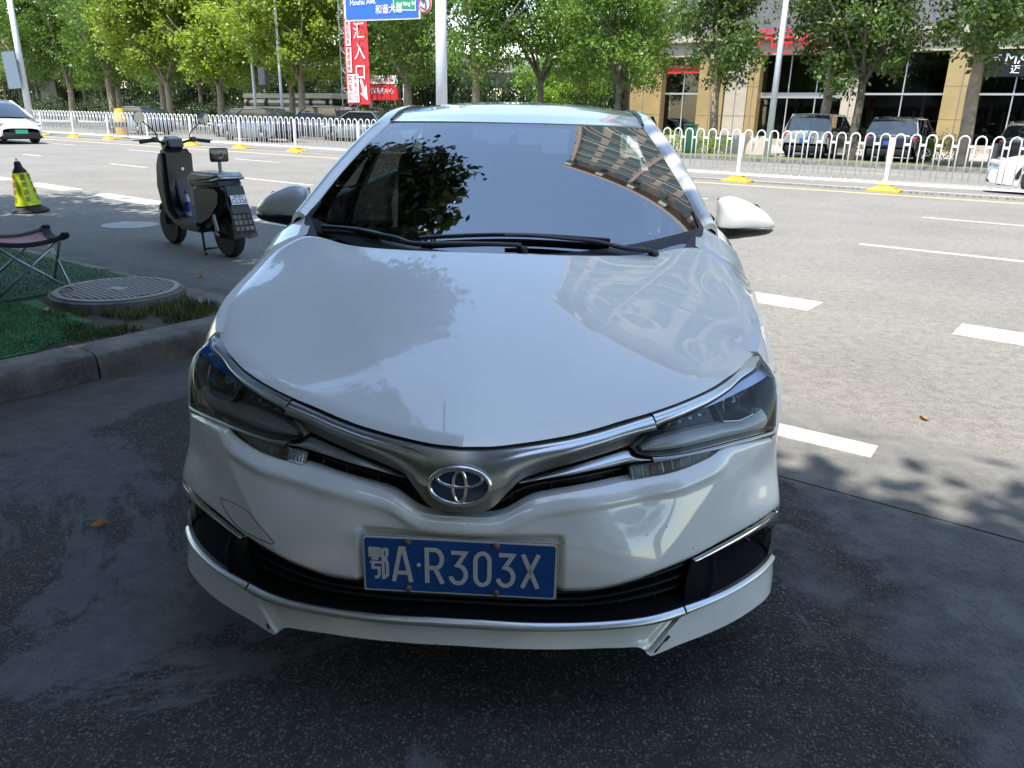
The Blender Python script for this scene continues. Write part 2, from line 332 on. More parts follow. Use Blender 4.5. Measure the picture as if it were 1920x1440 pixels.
# --- bumper skin: front part, and the part that wraps round to the wheel arch
def bumper():
    mb = MB()
    U, Z, d = band(c_bumplow, c_grille, -.8865, .8865, 321, 60, creased); mb.grid(SURF(U, Z, d), INW(U, .03))
    for s in (1, -1):
        zz = np.linspace(.188, .766, 70); tt = np.linspace(0, 1, 40)
        u0 = np.where(zz < .637, .8875, c_lampout(zz)+.004)
        yend = .955-np.sqrt(np.maximum(.365**2-(zz-.31)**2, 0))-.03
        u1 = np.interp(yend, PD[:, 1], PU)
        seam = np.interp(zz, [.60, .68, .766], [9, 1.17, .985]); u1 = np.minimum(u1, seam)
        u1 = np.maximum(u1, u0+.004)
        U = (u0[:, None]+(u1-u0)[:, None]*tt[None]); Z = np.repeat(zz[:, None], 40, 1)
        cheek = .005*np.exp(-(((U-.86)/.14)**2+((Z-.455)/.06)**2))+.010*(1/(1+np.exp((Z-.27)/.008)))*np.exp(-((U-.87)/.2)**2)
        mb.grid(SURF(U*s, Z, cheek), INW(U*s, .02))
    return recalc(mb.build('front_bumper', M_bumper, car, angle=40, inv=CINV))
o_bumper = bumper()
# --- front lip: middle and two corner pieces that stand a little proud
def lipline(t): return .431+(.5215-.431)*t
def lip():
    tt = np.linspace(0, 1, 16)
    us = np.linspace(-1, 1, 161)
    e = lipline(tt)-.004
    U = us[:, None]*e[None]; lo = c_lip(U); hi = c_sbot(U)-.004; Z = lo+(hi-lo)*tt[None]
    off = -.006-.006*tt[None]+.006*np.exp(-((np.abs(U)-e[None])/.02)**2)
    mb = MB().grid(SURF(U, Z, off), INW(U, .09)+np.array([0, 0, .01]))
    o1 = recalc(mb.build('front_lip', M_bumper, car, angle=35, inv=CINV)); o1['label'] = 'scuffed white middle of the front lip'
    for s in (1, -1):
        w = np.linspace(0, 1, 70); U = lipline(tt)[None]+(.8875-lipline(tt))[None]*w[:, None]
        lo = c_lip(U); hi = c_sbot(U)-.003; Z = lo+(hi-lo)*tt[None]
        off = .010*(1-.6*tt[None])*(1-.0*w[:, None])
        mb = MB().grid(SURF(U*s, Z, off), INW(U*s, .07))
        o2 = recalc(mb.build('front_lip_corner', M_bumper, car, angle=35, inv=CINV))
        # chipped paint along the leading edge of the corner piece
        ch = MB(); rnd = random.Random(3+s)
        pts = []
        n = 9 if s > 0 else 4
        for k in range(n):
            t = (.10+.05*k) if s > 0 else (.12+.05*k); uu = lipline(t)+.010+rnd.uniform(-.002, .003); z = c_lip(uu)+(c_sbot(uu)-c_lip(uu))*t
            pts.append(SURF(np.array([uu*s]), z, .0115)[0])
        ch.tube(pts, [.0015+rnd.uniform(0, .0022) for _ in pts], 5, flat=.5)
        ch.build('paint_chip', M_black, o2)
lip()
# --- lower chrome strip in three lengths
bulge = lambda a: (lambda U, Z, T: a*np.sin(PI*np.clip(T, 0, 1))**.7*(1-.35*T)+.004)
M_strip = pm('satin_strip', (.60, .62, .63), .36, 1.0)
bandpart('chrome_strip', c_sbot, c_stop, -.529, .529, 141, 10, M_strip, bulge(.011), .03)
for s in (1, -1): bandpart('chrome_strip_end', c_sbot, c_stop,   .534*s, .8875*s, 60, 10, M_strip, bulge(.011), .03)
# --- fog lamp pods, chrome bezels
for s in (1, -1):
    us = np.linspace(0, 1, 60); tt = np.linspace(0, 1, 24)
    lineu = np.interp(tt, [0, .5, 1], [.536, .549, .588])
    U = lineu[None]+(.887-lineu)[None]*us[:, None]; lo = c_stop(U); hi = c_bezlo(U); hi = np.maximum(hi, lo+.003); Z = lo+(hi-lo)*tt[None]
    ridge = .010*np.exp(-(((U-(.60+.10*tt[None]))/.012)**2))
    off = -.006-.085*(tt[None]**1.5)*np.clip((U-.53)/.14, 0.30, 1)+ridge*(1-.4*tt[None])
    pod = recalc(MB().grid(SURF(U*s, Z, off), INW(U*s, .03)).build('fog_lamp_pod', pm('pod_plastic', (.004, .0045, .007), .75, spec=.08), car, angle=50, inv=CINV))
    us = np.linspace(.562, .8865, 60); tb = np.linspace(0, 1, 8); U = np.repeat(us[:, None], 8, 1)
    lo = c_bezlo(us); hi = c_bumplow(us)-.002; Z = lo[:, None]+(hi-lo)[:, None]*tb[None]
    prof = (-.012+.016*tb**.8)[None]+.006*np.sin(PI*tb)[None]
    mb = MB().grid(SURF(U*s, Z, prof), INW(U*s, .010))
    zz = np.linspace(.288, .425, 20); W = np.linspace(0, 1, 6); U = .877+.0095*W[None]+0*zz[:, None]; Zz = np.repeat(zz[:, None], 6, 1)
    mb.grid(SURF(U*s, Zz, .003*np.sin(PI*W)[None]+.001), INW(U*s, .008))
    recalc(mb.build('fog_bezel', M_chrome, car, angle=50, inv=CINV))
    c = SURF(np.array([.80*s]), .372, -.055)[0]
    MB().lathe([(.0, -.006), (.03, -.005), (.034, .004), (.036, .02)], c, 20, 'Y', caps=False).build('fog_lamp', M_gloss, pod, smooth=True)
# --- lower grille: black back and slats
blackback = lambda U, Z, T: -.065*np.clip(T/.16, 0, 1)
lg = bandpart('lower_grille', c_stop, c_bumplow, -.60, .60, 81, 8, pm('deep_black', (.004, .004, .005), .8, spec=.1), blackback, .002)
for fz in (.30, .52, .76):
    lo2 = lambda u, f=fz: c_stop(u)+(c_bumplow(u)-c_stop(u))*f-.003
    hi2 = lambda u, f=fz: c_stop(u)+(c_bumplow(u)-c_stop(u))*f+.003
    bandpart('grille_slat', lo2, hi2, -.555, .555, 81, 4, M_black, lambda U, Z, T: -.032+0*U, .03, lg)
for k in range(-5, 6):
    u = k*.092+.02
    P = [SURF(np.array([u]), z, -.045)[0] for z in np.linspace(float(c_stop(u))+.002, float(c_bumplow(u)), 6)]
    MB().tube(P, .003, 5).build('grille_rib', M_black, lg)
# --- upper grille opening behind the bright bar
ug = bandpart('upper_grille', lambda u: c_grille(u)-.012, lambda u: np.maximum(c_bar(u), c_grille(u)+.02)+.03, -.43, .43, 121, 8, M_black, lambda U, Z, T: -.075+0*U, .002)
wing_lo0 = CV([(0.133, 0.6025), (0.172, 0.6049), (0.21, 0.6086), (0.249, 0.6126), (0.288, 0.6163), (0.326, 0.6188), (0.365, 0.6207), (0.404, 0.6228), (0.442, 0.6253), (0.475, 0.6285), (0.55, 0.634)])
wing_hi0 = CV([(0.133, 0.6045), (0.138, 0.606), (0.179, 0.6136), (0.22, 0.6216), (0.261, 0.6295), (0.302, 0.6362), (0.343, 0.6415), (0.383, 0.6462), (0.424, 0.65), (0.436, 0.645), (0.45, 0.64), (0.475, 0.6365), (0.5, 0.637)])
for s in (1, -1):
    bandpart('grille_wing', wing_lo0, wing_hi0, .136*s, .475*s, 60, 10, M_satin, lambda U, Z, T: -.018+.012*np.sin(PI*T), .03)
    lo2 = lambda u: c_grille(u)+(.45)*(np.minimum(wing_lo0(np.maximum(np.abs(u), .14)), c_bar(u))-c_grille(u))-.0015
    hi2 = lambda u: lo2(u)+.003
    bandpart('grille_slat', lo2, hi2, .0, .41*s, 60, 3, M_greyplastic, lambda U, Z, T: -.04+0*U, .03, ug)
    for u in (.12, .22, .31, .39):
        P = [SURF(np.array([u*s]), z, -.052)[0] for z in np.linspace(float(c_grille(u))-.005, float(c_bar(u))+.01, 6)]
        MB().tube(P, .0025, 5).build('grille_rib', M_greyplastic, ug)
# --- satin bar: brushed upper face, darker face turned down
def baroff(U, Z, T): return .004+.010*np.sin(PI*np.clip(T, 0, 1))
gap = lambda f, g: (lambda u: f(u)+g)
bar = bandpart('grille_garnish', c_crease, gap(c_hood, -.011), -.500, .500, 201, 24, M_satin, lambda U, Z, T: .006+.007*np.sin(PI*np.clip(T, 0, 1))-.0035*np.exp(-((T-.80)/.05)**2)*np.clip((np.abs(U)-.03)/.12, 0, 1)**2, .03)
c_barlow2 = lambda u: np.where(np.abs(u) < .436, c_bar(np.minimum(np.abs(u), .436)), c_lamptop(np.maximum(np.abs(u), .436))+.003)
bandpart('garnish_underside', c_barlow2, c_crease, -.505, .505, 201, 12, M_darkchrome, lambda U, Z, T: .0055-.020*(1-T)*np.clip((np.abs(U)-.07)/.08, 0, 1), .02, bar)
for s in (1, -1):
    bandpart('lamp_garnish', gap(c_lamptop, .003), lambda u: c_lamptop(u)+.003+np.maximum(c_hood(u)-.010-c_lamptop(u)-.003, .001)*np.clip((1.045-np.abs(u))/.16, 0, 1)**.7, .508*s, 1.04*s, 90, 12, M_satin, lambda U, Z, T: -.001+.006*np.sin(PI*np.clip(T, 0, 1))-.003*np.exp(-((T-.72)/.06)**2)-.012*np.clip((np.abs(U)-.8)/.25, 0, 1), .02)
bandpart('bonnet_seal', gap(c_hood, -.04), gap(c_hood, -.008), -.84, .84, 161, 4, M_black, lambda U, Z, T: -.014+0*U, .004)
# --- emblem
emb = MB(); EC = SURF(np.array([0.0]), .612, .018)[0]; EM = frame_mat(EC, (1, 0, 0), (0, .10, 1))
def ell(cx, cz, a, b, n=64): return [EM@Vector((cx+a*math.cos(2*PI*k/n), cz+b*math.sin(2*PI*k/n), .002)) for k in range(n)]
emo = MB().prism([(.074*math.cos(2*PI*k/48), .050*math.sin(2*PI*k/48)) for k in range(48)], .006, EM@Matrix.Translation((0, 0, -.008))).build('emblem', M_darkchrome, car, inv=CINV)
M_embblue = pm('emblem_blue', (.004, .04, .12), .08, coat=1.0)
MB().prism([(.066*math.cos(2*PI*k/48), .0415*math.sin(2*PI*k/48)) for k in range(48)], .0025, EM@Matrix.Translation((0, 0, -.001))).build('emblem_disc', M_embblue, emo)
MB().tube(ell(0, 0, .0675, .0425), .0055, 8, closed=True).build('emblem_ring', M_chrome, emo, smooth=True)
MB().tube(ell(0, -.001, .0145, .0375), .0043, 8, closed=True).build('emblem_oval', M_chrome, emo, smooth=True)
MB().tube(ell(0, .0185, .050, .0205), .0043, 8, closed=True).build('emblem_oval', M_chrome, emo, smooth=True)
# --- headlamps
M_house = pm('lamp_housing', (.22, .225, .23), .35)
M_lampdark = pm('lamp_dark_box', (.012, .012, .014), .3)
M_bowl = pm('lamp_bowl', (.55, .56, .58), .12, 1.0)
M_blue = pm('lamp_blue_wedge', (.008, .15, .65), .25, 0, coat=.2)
M_drl = pm('lamp_violet_chrome', (.42, .44, .54), .2, .9)
M_guide = pm('lamp_light_guide', (.62, .64, .66), .30, .2)
M_projlens = pm('projector_glass', (.01, .012, .012), .02, coat=1.0)
lamp_lo = lambda u: np.where(np.abs(u) <= .9, c_lampbot(np.minimum(np.abs(u), .9)), np.interp(np.abs(u), [.904, .914, .933, .952, .972, 1.03, 1.108], [.636, .668, .7105, .745, .765, .781, .821]))
c_drl = CV([(0.52, 0.7005), (0.575, 0.7089), (0.624, 0.7166), (0.673, 0.7225), (0.722, 0.7268), (0.771, 0.7313), (0.821, 0.7364), (0.87, 0.7431), (0.919, 0.7535), (0.96, 0.7625)])
for s in (1, -1):
    hl = bandpart('headlamp', lamp_lo, c_lamptop, .434*s, 1.104*s, 150, 20, M_lens, lambda U, Z, T: -.001+0*U, .004, angle=60)
    # housing behind the lens
    U, Z, d = band(lamp_lo, c_lamptop, .434*s, 1.10*s, 110, 10, lambda U, Z, T: -.03-.03*np.clip((np.abs(U)-.43)/.15, 0, 1))
    recalc(MB().grid(SURF(U, Z, d), -INW(U, .028+.028*np.clip((np.abs(U)-.43)/.15, 0, 1))).build('housing', M_house, hl, angle=50))
    # light guide band along the lower edge
    bandpart('light_guide', gap(lamp_lo, .004), lambda u: np.interp(np.abs(u), [.45, .5, .56, .63, .72, .80, .86, .90], [.652, .668, .675, .680, .679, .672, .678, .69]), .462*s, .893*s, 60, 6, M_guide, lambda U, Z, T: -.020+.008*np.sin(PI*T), .02, hl)
    # dark box with the little indicator reflectors
    bandpart('dark_box', lambda u: np.interp(np.abs(u), [.46, .5, .56, .63, .725], [.664, .671, .678, .684, .682]), lambda u: np.minimum(c_lamptop(u), np.where(np.abs(u) > .52, c_drl(u), c_lamptop(u)))-.002, .475*s, .722*s, 40, 6, M_lampdark, lambda U, Z, T: -.034+0*U, .01, hl)
    for k in range(5):
        u = (.535+.036*k)*s; z = .695+.0035*k; c = SURF(np.array([u]), z, -.026)[0]
        m = MB()
        for rr in (.012, .008): m.tube([Vector(c)+Vector((rr*math.cos(a), -.002, rr*.8*math.sin(a))) for a in np.linspace(PI*1.05, PI*1.95, 9)], .0009, 4)
        m.build('led_cup', M_bowl, hl)
    # projector: bowl, ring and lens
    bandpart('bowl', lambda u: np.interp(np.abs(u), [.728, .745, .79, .85, .875, .90], [.70, .680, .675, .680, .700, .738]), lambda u: np.maximum(np.interp(np.abs(u), [.728, .745, .79, .85, .875, .90], [.70, .680, .675, .680, .700, .738])+.001, c_drl(u)-.002), .729*s, .898*s, 40, 14, M_lampdark, lambda U, Z, T: -.022-.03*np.sin(PI*np.clip((np.abs(U)-.729)/.169, 0, 1))*np.sin(PI*T), .01, hl)
    c = SURF(np.array([.822*s]), .712, -.045)[0]; _p, _n = plan(np.array([.70]))
    Mx = Vector((_n[0][0]*s, _n[0][1], .05)).normalized().to_track_quat('Z', 'Y').to_matrix()
    MB().lathe([(.033, -.004), (.034, .006), (.030, .010), (.029, .004)], c, 28, M=Mx, caps=False).build('projector_ring', M_bowl, hl, smooth=True)
    MB().lathe([(.029, .0), (.026, .010), (.019, .018), (.010, .023), (.001, .025)], c, 24, M=Mx).build('projector_lens', M_projlens, hl, smooth=True)
    for kk, (ua, za, ub, zb) in enumerate([(.730, .722, .738, .682), (.738, .682, .80, .675), (.80, .675, .858, .682), (.858, .682, .878, .705), (.878, .705, .905, .742)]):
        MB().tube([SURF(np.array([(ua+(ub-ua)*t)*s]), za+(zb-za)*t, -.018)[0] for t in np.linspace(0, 1, 8)], .0016, 6).build('bowl_rim', M_bowl, hl)
    # bright wedge above the bowl: deep blue in one lamp, pale violet in the other
    bandpart('upper_reflector', lambda u: np.where(np.abs(u) < .957, c_drl(u), np.maximum(lamp_lo(u), c_drl(u)*0)), gap(c_lamptop, -.002), .55*s, 1.095*s, 90, 6, M_blue if s < 0 else M_drl, lambda U, Z, T: -.008+0*U, .012, hl)
    # trim under the lamp and the clear side marker
    bandpart('lamp_trim', lambda u: np.interp(np.abs(u), [.475, .558, .645, .733, .82, .905], [.6285, .6346, .6353, .633, .6292, .6205]), gap(c_lampbot, -.002), .478*s, .898*s, 60, 4, M_darkchrome, lambda U, Z, T: .001+.003*np.sin(PI*T), .02)
    tl_lo = gap(c_grille, .003); tl_hi = lambda u: np.interp(np.abs(u), [.415, .43, .491, .556, .621, .686], [.612, .6191, .6263, .6318, .6325, .6325])
    tl = bandpart('side_marker_lamp', tl_lo, tl_hi, .417*s, .672*s, 60, 8, M_lens, lambda U, Z, T: -.004+0*U, .02)
    bandpart('marker_reflector', tl_lo, tl_hi, .421*s, .668*s, 120, 8, pm('marker_ribs', (.62, .63, .65), .25, .25, coat=.6), lambda U, Z, T: -.014+.003*np.sin(U*700), .01, tl)
    bandpart('marker_amber', lambda u: tl_lo(u)+.004, lambda u: tl_hi(u)-.004, .470*s, .490*s, 10, 4, pm('marker_bulb', (.30, .14, .12), .3), lambda U, Z, T: -.009+0*U, .004, tl)
# --- towing-eye / sensor cover line on the image-left of the bumper
sq = catmull([(.667,.458),(.655,.463),(.60,.4695),(.545,.4705),(.504,.455),(.448,.4275),(.447,.421),(.46,.4185),(.52,.416),(.57,.4165),(.616,.427),(.655,.447),(.667,.458)], 6)
MB().tube([SURF(np.array([-u]), z, float(creased(np.array([[-u]]), np.array([[z]]), 0)[0, 0])+.0002)[0] for u, z in sq], .0011, 5).build('tow_eye_cover_joint', M_greyplastic, car, inv=CINV)
# --- number plate
pl = thing('number_plate_holder', '', '', (0, 0, 0)); bpy.data.objects.remove(pl)
PM = frame_mat((0.001, .004, .4145), (1, 0, 0), (0, .015, 1))
plate = MB().prism([(-.2225, -.0725), (.2225, -.0725), (.2225, .0725), (-.2225, .0725)], .004, PM@Matrix.Translation((0, 0, -.005))).build('number_plate', pm('plate_holder_grime', (.34, .31, .26), .7, noise=(30, .4)), car, inv=CINV)
def rrect(w, h, r, n=5):
    out = []
    for cx, cy, a0 in ((w-r, h-r, 0), (-w+r, h-r, 90), (-w+r, -h+r, 180), (w-r, -h+r, 270)):
        out += [(cx+r*math.cos(R(a0+90*k/n)), cy+r*math.sin(R(a0+90*k/n))) for k in range(n+1)]
    return out
MB().prism(rrect(.22, .07, .008), .002, PM).build('plate_border', M_whiteprint, plate)
MB().prism(rrect(.2165, .0665, .006), .0015, PM@Matrix.Translation((0, 0, .001))).build('plate_face', M_plate, plate)
def strokes(paths, x0, y0, w, h, th):
    m = MB()
    for path in paths:
        P = [Vector((x0+px*w, y0+py*h, 0)) for px, py in path]; closed = (P[0]-P[-1]).length < 1e-6
        if closed: P = P[:-1]
        n = len(P); Lp = []; Rp = []
        for i in range(n):
            a = P[(i-1) % n] if (closed or i) else P[i]; b = P[(i+1) % n] if (closed or i < n-1) else P[i]
            d1 = (P[i]-a).normalized() if (P[i]-a).length > 0 else (b-P[i]).normalized(); d2 = (b-P[i]).normalized() if (b-P[i]).length > 0 else d1
            nn = Vector((-(d1+d2).y, (d1+d2).x, 0)); nn = nn.normalized() if nn.length > 1e-6 else Vector((-d1.y, d1.x, 0))
            k = min(1.8, 1/max(.35, nn.dot(Vector((-d1.y, d1.x, 0))))); Lp.append(P[i]+nn*th/2*k); Rp.append(P[i]-nn*th/2*k)
        for i in range(n if closed else n-1):
            j = (i+1) % n; q = [Rp[i], Rp[j], Lp[j], Lp[i]]
            m.add([PM@(v+Vector((0, 0, .0022))) for v in q]+[PM@(v+Vector((0, 0, .0038))) for v in q], [(4, 5, 6, 7), (0, 1, 5, 4), (1, 2, 6, 5), (2, 3, 7, 6), (3, 0, 4, 7)])
    return m
arc = lambda cx, cy, rx, ry, a0, a1, n=10: [(cx+rx*math.cos(R(a0+(a1-a0)*k/n)), cy+ry*math.sin(R(a0+(a1-a0)*k/n))) for k in range(n+1)]
G = {'A': [[(0, 0), (.42, 1), (.58, 1), (1, 0)], [(.18, .27), (.82, .27)]],
 'R': [[(.06, 0), (.06, 1), (.5, 1)]+arc(.52, .73, .40, .27, 90, -90)+[(.06, .46)], [(.5, .46), (.95, 0)]],
 '3': [[(.08, .95), (.88, .95), (.42, .58)]+arc(.45, .30, .46, .27, 75, -90)+arc(.45, .30, .42, .27, 270, 195, 5)],
 '0': [arc(.5, .72, .40, .25, 0, 180)+arc(.5, .27, .40, .25, 180, 360)+[(.90, .72)]],
 'X': [[(.06, 1), (.94, 0)], [(.94, 1), (.06, 0)]],
 'E': [[(.04, .98), (.04, .76), (.22, .76), (.22, .98), (.04, .98)], [(.36, .98), (.36, .76), (.54, .76), (.54, .98), (.36, .98)], [(.10, .66), (.48, .66)], [(.03, .54), (.62, .54)], [(.20, .54), (.16, .36), (.50, .36)]+[(.50, .14), (.42, .05), (.26, .06)], [(.72, .0), (.72, .98)], [(.72, .97), (.95, .97), (.95, .80), (.84, .67), (.95, .52), (.95, .14), (.84, .08), (.72, .12)]]}
for ch, x0, w, th in (('E', -.206, .043, .0065), ('A', -.151, .040, .0098), ('R', -.0765, .040, .0098), ('3', -.0215, .040, .0098), ('0', .0325, .040, .0098), ('3', .0865, .040, .0098), ('X', .141, .040, .0098)):
    strokes(G[ch], x0, -.043+(.004 if ch == 'E' else 0), w, .086-(.006 if ch == 'E' else 0), th).build('plate_character', M_whiteprint, plate)
MB().lathe([(.0045, 0), (.0045, .003), (.003, .004), (.0005, .004)], PM@Vector((-.093, .003, .002)), 14, M=PM.to_3x3()).build('plate_dot', M_whiteprint, plate)
M_bolt = pm('rusty_bolt', (.16, .13, .10), .6, .4, noise=(200, .4))
for x, y in ((-.118, .060), (.083, .060), (-.118, -.060), (.083, -.060)):
    MB().lathe([(.0085, 0), (.0085, .003), (.006, .006), (.0005, .0065)], PM@Vector((x, y, .002)), 14, M=PM.to_3x3()).build('plate_bolt', M_bolt, plate, smooth=True)
# --- bonnet
HE = np.array([(0,.068,.6895),(.075,.080,.6885),(.146,.103,.6885),(.213,.131,.690),(.283,.155,.696),(.348,.18,.708),(.406,.205,.7245),(.44,.223,.733),(.499,.260,.744),(.537,.283,.7545),(.578,.310,.765),(.618,.347,.775),(.667,.406,.784),(.706,.459,.793),(.733,.5,.805),(.748,.533,.819),(.758,.570,.834),(.765,.62,.849),(.768,.67,.865),(.767,.77,.888),(.758,.89,.918),(.744,.975,.948),(.716,1.03,.975),(.678,1.068,.993)])
_uf = np.array([0, .07, .14, .21, .28, .35, .42, .50, .58, .66, .74, .82, .88]); _hf = SURF(_uf, c_hood(_uf), .004); HE = np.vstack([_hf, HE[HE[:, 1] > _hf[-1, 1]+.03]])
RE = np.array([(.66,1.075,.9955),(.60,1.055,.988),(.5,1.0,.9775),(.38,.955,.9765),(.25,.92,.981),(.12,.905,.984),(0,.90,.985)])
HC = [tuple(p) for p in HE]+[tuple(p) for p in RE]+[(0,.25,.775),(0,.45,.852),(0,.65,.916),(.25,.30,.785),(.25,.5,.860),(.25,.72,.930),(.45,.40,.803),(.45,.6,.866),(.45,.80,.930),(.6,.55,.838),(.62,.75,.900),(.62,.92,.950),(.3,.2,.733),(.12,.15,.718)]
HC = HC+[(-a, b, c) for a, b, c in HC if a > 0]
_ne = len(HE)+len(RE)
hfun = tps(HC, lambda X: np.where(np.arange(len(X)) % 1 == 0, 5e-3, 0))
def hood():
    half = np.vstack([catmull(HE, 5), catmull(RE, 4)])
    full = np.vstack([half[:-1], (half*np.array([-1, 1, 1]))[::-1][:-1]])
    # pull the outline in by the shut gap
    c0 = np.array([0, .62]); n = len(full); rings = 30
    rr = np.linspace(0.02, 1, rings)**.85
    xy = full[:, :2]; e = xy-c0; e = e*(1-.0035/np.linalg.norm(e, axis=1, keepdims=True))
    X = c0[0]+e[None, :, 0]*rr[:, None]; Y = c0[1]+e[None, :, 1]*rr[:, None]
    Z = hfun(X, Y)
    # two soft creases running from the pillars towards the badge, rolled edge
    cr = .0025*np.exp(-np.abs(np.abs(X)-(.13+.47*np.clip((Y-.1)/.95, 0, 1)))/.05)*np.clip((Y-.12)/.3, 0, 1)
    Z = Z+cr-.006*np.clip((rr[:, None]-.985)/.015, 0, 1)**2
    P = np.stack([X, Y, Z], -1); P = np.concatenate([P, P[:, :1]], 1)
    mb = MB().grid(P)
    ring = P[-1]; inn = c0-ring[:, :2]; inn /= np.linalg.norm(inn, axis=1, keepdims=True); low = ring+np.c_[inn*.028, np.full(len(ring), -.010)]; mb.grid(np.stack([ring, low], 0))
    V = len(mb.v); mb.v.append((0, .62, float(hfun(np.array([0.0]), .62)[0]))); mb.f += [(V, k, k+1) for k in range(n)]
    return recalc(mb.build('bonnet', M_white, car, angle=50, inv=CINV))
hood()
# --- front wings
HEd = catmull(HE, 10)
def hx(y): i = HEd[:, 1] > .50; return np.interp(y, HEd[i, 1], HEd[i, 0]), np.interp(y, HEd[i, 1], HEd[i, 2])
def xmax(y): return np.interp(y, [.4, .53, .62, .75, .955, 1.2, 1.5, 2.4, 3.6, 4.2, 4.6], [.79, .808, .824, .838, .848, .850, .852, .858, .85, .80, .70])
PILLAR = np.array([(.692, 1.075, .996), (.742, 1.20, 1.035), (.738, 1.28, 1.055)])
def wing(s):
    ys = np.linspace(.50, 1.36, 90); nv = 26; P = np.zeros((90, nv, 3))
    for i, y in enumerate(ys):
        if y < 1.068: xe, ze = hx(y); xe += .004
        else: xe = np.interp(y, [1.068, 1.2, 1.36], [.680, .700, .715]); ze = np.interp(y, [1.068, 1.2, 1.36], [.9935, 1.03, 1.05])
        dy = abs(y-.955); zl = .31+math.sqrt(max(.365**2-dy*dy, 0)) if dy < .365 else .0
        if y < .955: zl = max(zl, np.interp(y, [.45, .66, .75], [.768, .70, .60]))
        else: zl = max(zl, .22)
        xm = float(xmax(y)); t = np.linspace(0, 1, nv)
        zs = ze+(zl-ze)*t**1.15
        # profile: crown from the shut line over the shoulder to the flank
        q = np.clip((ze-zs)/.16, 0, 1); xx = xe+(xm-xe)*(1-(1-q)**2.4)
        xx += .012*np.exp(-((zs-(.86+.05*(y-.9)))/.03)**2)*np.clip((y-.62)/.2, 0, 1)*.5
        below = np.clip((zl+.06-zs)/.06, 0, 1) if dy < .365 else 0
        xx = xx+.012*below**2
        P[i] = np.stack([xx*s, np.full(nv, y), zs], 1)
    D = np.zeros_like(P); D[..., 0] = -.03*s
    return recalc(MB().grid(P, D).build('front_wing', M_white, car, angle=50, inv=CINV))
sides(wing)
# --- windscreen, cowl, pillars, roof
def WS(s, v, off=0.0):
    s = np.asarray(s, float); v = np.asarray(v, float); lp = lambda a, b: a+(b-a)*v
    x = s*lp(.692, .537); y = lp(1.02, 1.85)+s*s*lp(.20, .11); z = lp(1.0, 1.357)+s*s*lp(.035, -.006)+.02*np.sin(PI*v)
    return np.stack([x, y-.4*off, z+.9*off], -1)
ss, vv = np.meshgrid(np.linspace(-1, 1, 81), np.linspace(-.13, 1, 45), indexing='ij')
scr = MB().grid(WS(ss, vv), (0, .002, -.006)).build('windscreen', M_wind, car, smooth=True, inv=CINV)
fr = MB()
for a, b, c, d in ((-1, 1, -.12, -.01), (-1, 1, .972, .999)):
    S2, V2 = np.meshgrid(np.linspace(a, b, 60), np.linspace(c, d, 4), indexing='ij'); fr.grid(WS(S2, V2, -.004))
for sg in (1, -1):
    S2, V2 = np.meshgrid(np.linspace(.93, .999, 4)*sg, np.linspace(-.12, 1, 40), indexing='ij')
    S2 = S2-sg*.05*np.clip((.16-V2)/.16, 0, 1)**2*(S2*sg < .96); fr.grid(WS(S2, V2, -.004))
fr.build('black_border', M_gloss, scr, smooth=True)
# cowl panel between bonnet and glass
xs = np.linspace(-1, 1, 61); rear = catmull(RE[::-1], 6)
P = np.zeros((61, 6, 3))
for i, s in enumerate(xs):
    x = abs(s)*.672; yr = np.interp(x, rear[:, 0], rear[:, 1]); zr = np.interp(x, rear[:, 0], rear[:, 2])
    g = WS(np.array([s]), np.array([-.085+.085*abs(s)**2]), .004)[0]
    a = np.array([x*np.sign(s), yr+.006, zr-.028])
    for j, t in enumerate(np.linspace(0, 1, 6)):
        P[i, j] = a+(g-a)*t+np.array([0, 0, .006*math.sin(PI*t)])
recalc(MB().grid(P, (0, .0, -.03)).build('cowl_panel', M_black, car, smooth=True, inv=CINV))
for s in (1, -1):   # triangular filler at the foot of each pillar
    a = WS(np.array([s*.985]), np.array([.0]), .006)[0]; b = WS(np.array([s*.99]), np.array([.12]), .005)[0]
    c = np.array([.672*s, 1.088, .9945]); d = np.array([.700*s, 1.225, 1.041]); e = np.array([.61*s, 1.065, .985])
    MB().add([a, e, c, d, b]+[p-np.array([0, -.01, .03]) for p in (a, e, c, d, b)], [(0, 1, 2, 3, 4), (1, 0, 5, 6), (2, 1, 6, 7), (3, 2, 7, 8), (4, 3, 8, 9), (0, 4, 9, 5)]).build('pillar_foot_trim', M_greyplastic, car, inv=CINV)
RAIL = catmull([(.742, 1.215, 1.04), (.722, 1.34, 1.095), (.697, 1.50, 1.168), (.668, 1.68, 1.240), (.638, 1.85, 1.305), (.612, 2.0, 1.352), (.598, 2.2, 1.388), (.592, 2.6, 1.408), (.585, 3.0, 1.402), (.572, 3.35, 1.375), (.575, 3.7, 1.30), (.60, 4.1, 1.15)], 8)
def rail(s):
    inner = catmull([(.694, 1.215, 1.034), (.664, 1.36, 1.108), (.637, 1.50, 1.171), (.607, 1.66, 1.234), (.572, 1.84, 1.302), (.541, 1.972, 1.353), (.545, 2.2, 1.392), (.545, 2.6, 1.418), (.535, 3.0, 1.412), (.52, 3.35, 1.385), (.515, 3.7, 1.31), (.54, 4.1, 1.15)], 8)
    n = len(RAIL); P = np.zeros((n, 8, 3)); w = np.linspace(0, 1, 8)
    for i in range(n):
        a = inner[i]; b = RAIL[i]; out = b+np.array([.012, 0, -.045])
        top = np.array([(a+b)/2])[0]+np.array([.002, 0, .016])
        Q = catmull([a, top, b, out], 5); idx = np.linspace(0, len(Q)-1, 8).astype(int); P[i] = Q[idx]*np.array([s, 1, 1])
    return recalc(MB().grid(P, (0, .004, -.02)).build('roof_pillar_rail', M_white, car, smooth=True, inv=CINV))
sides(rail)
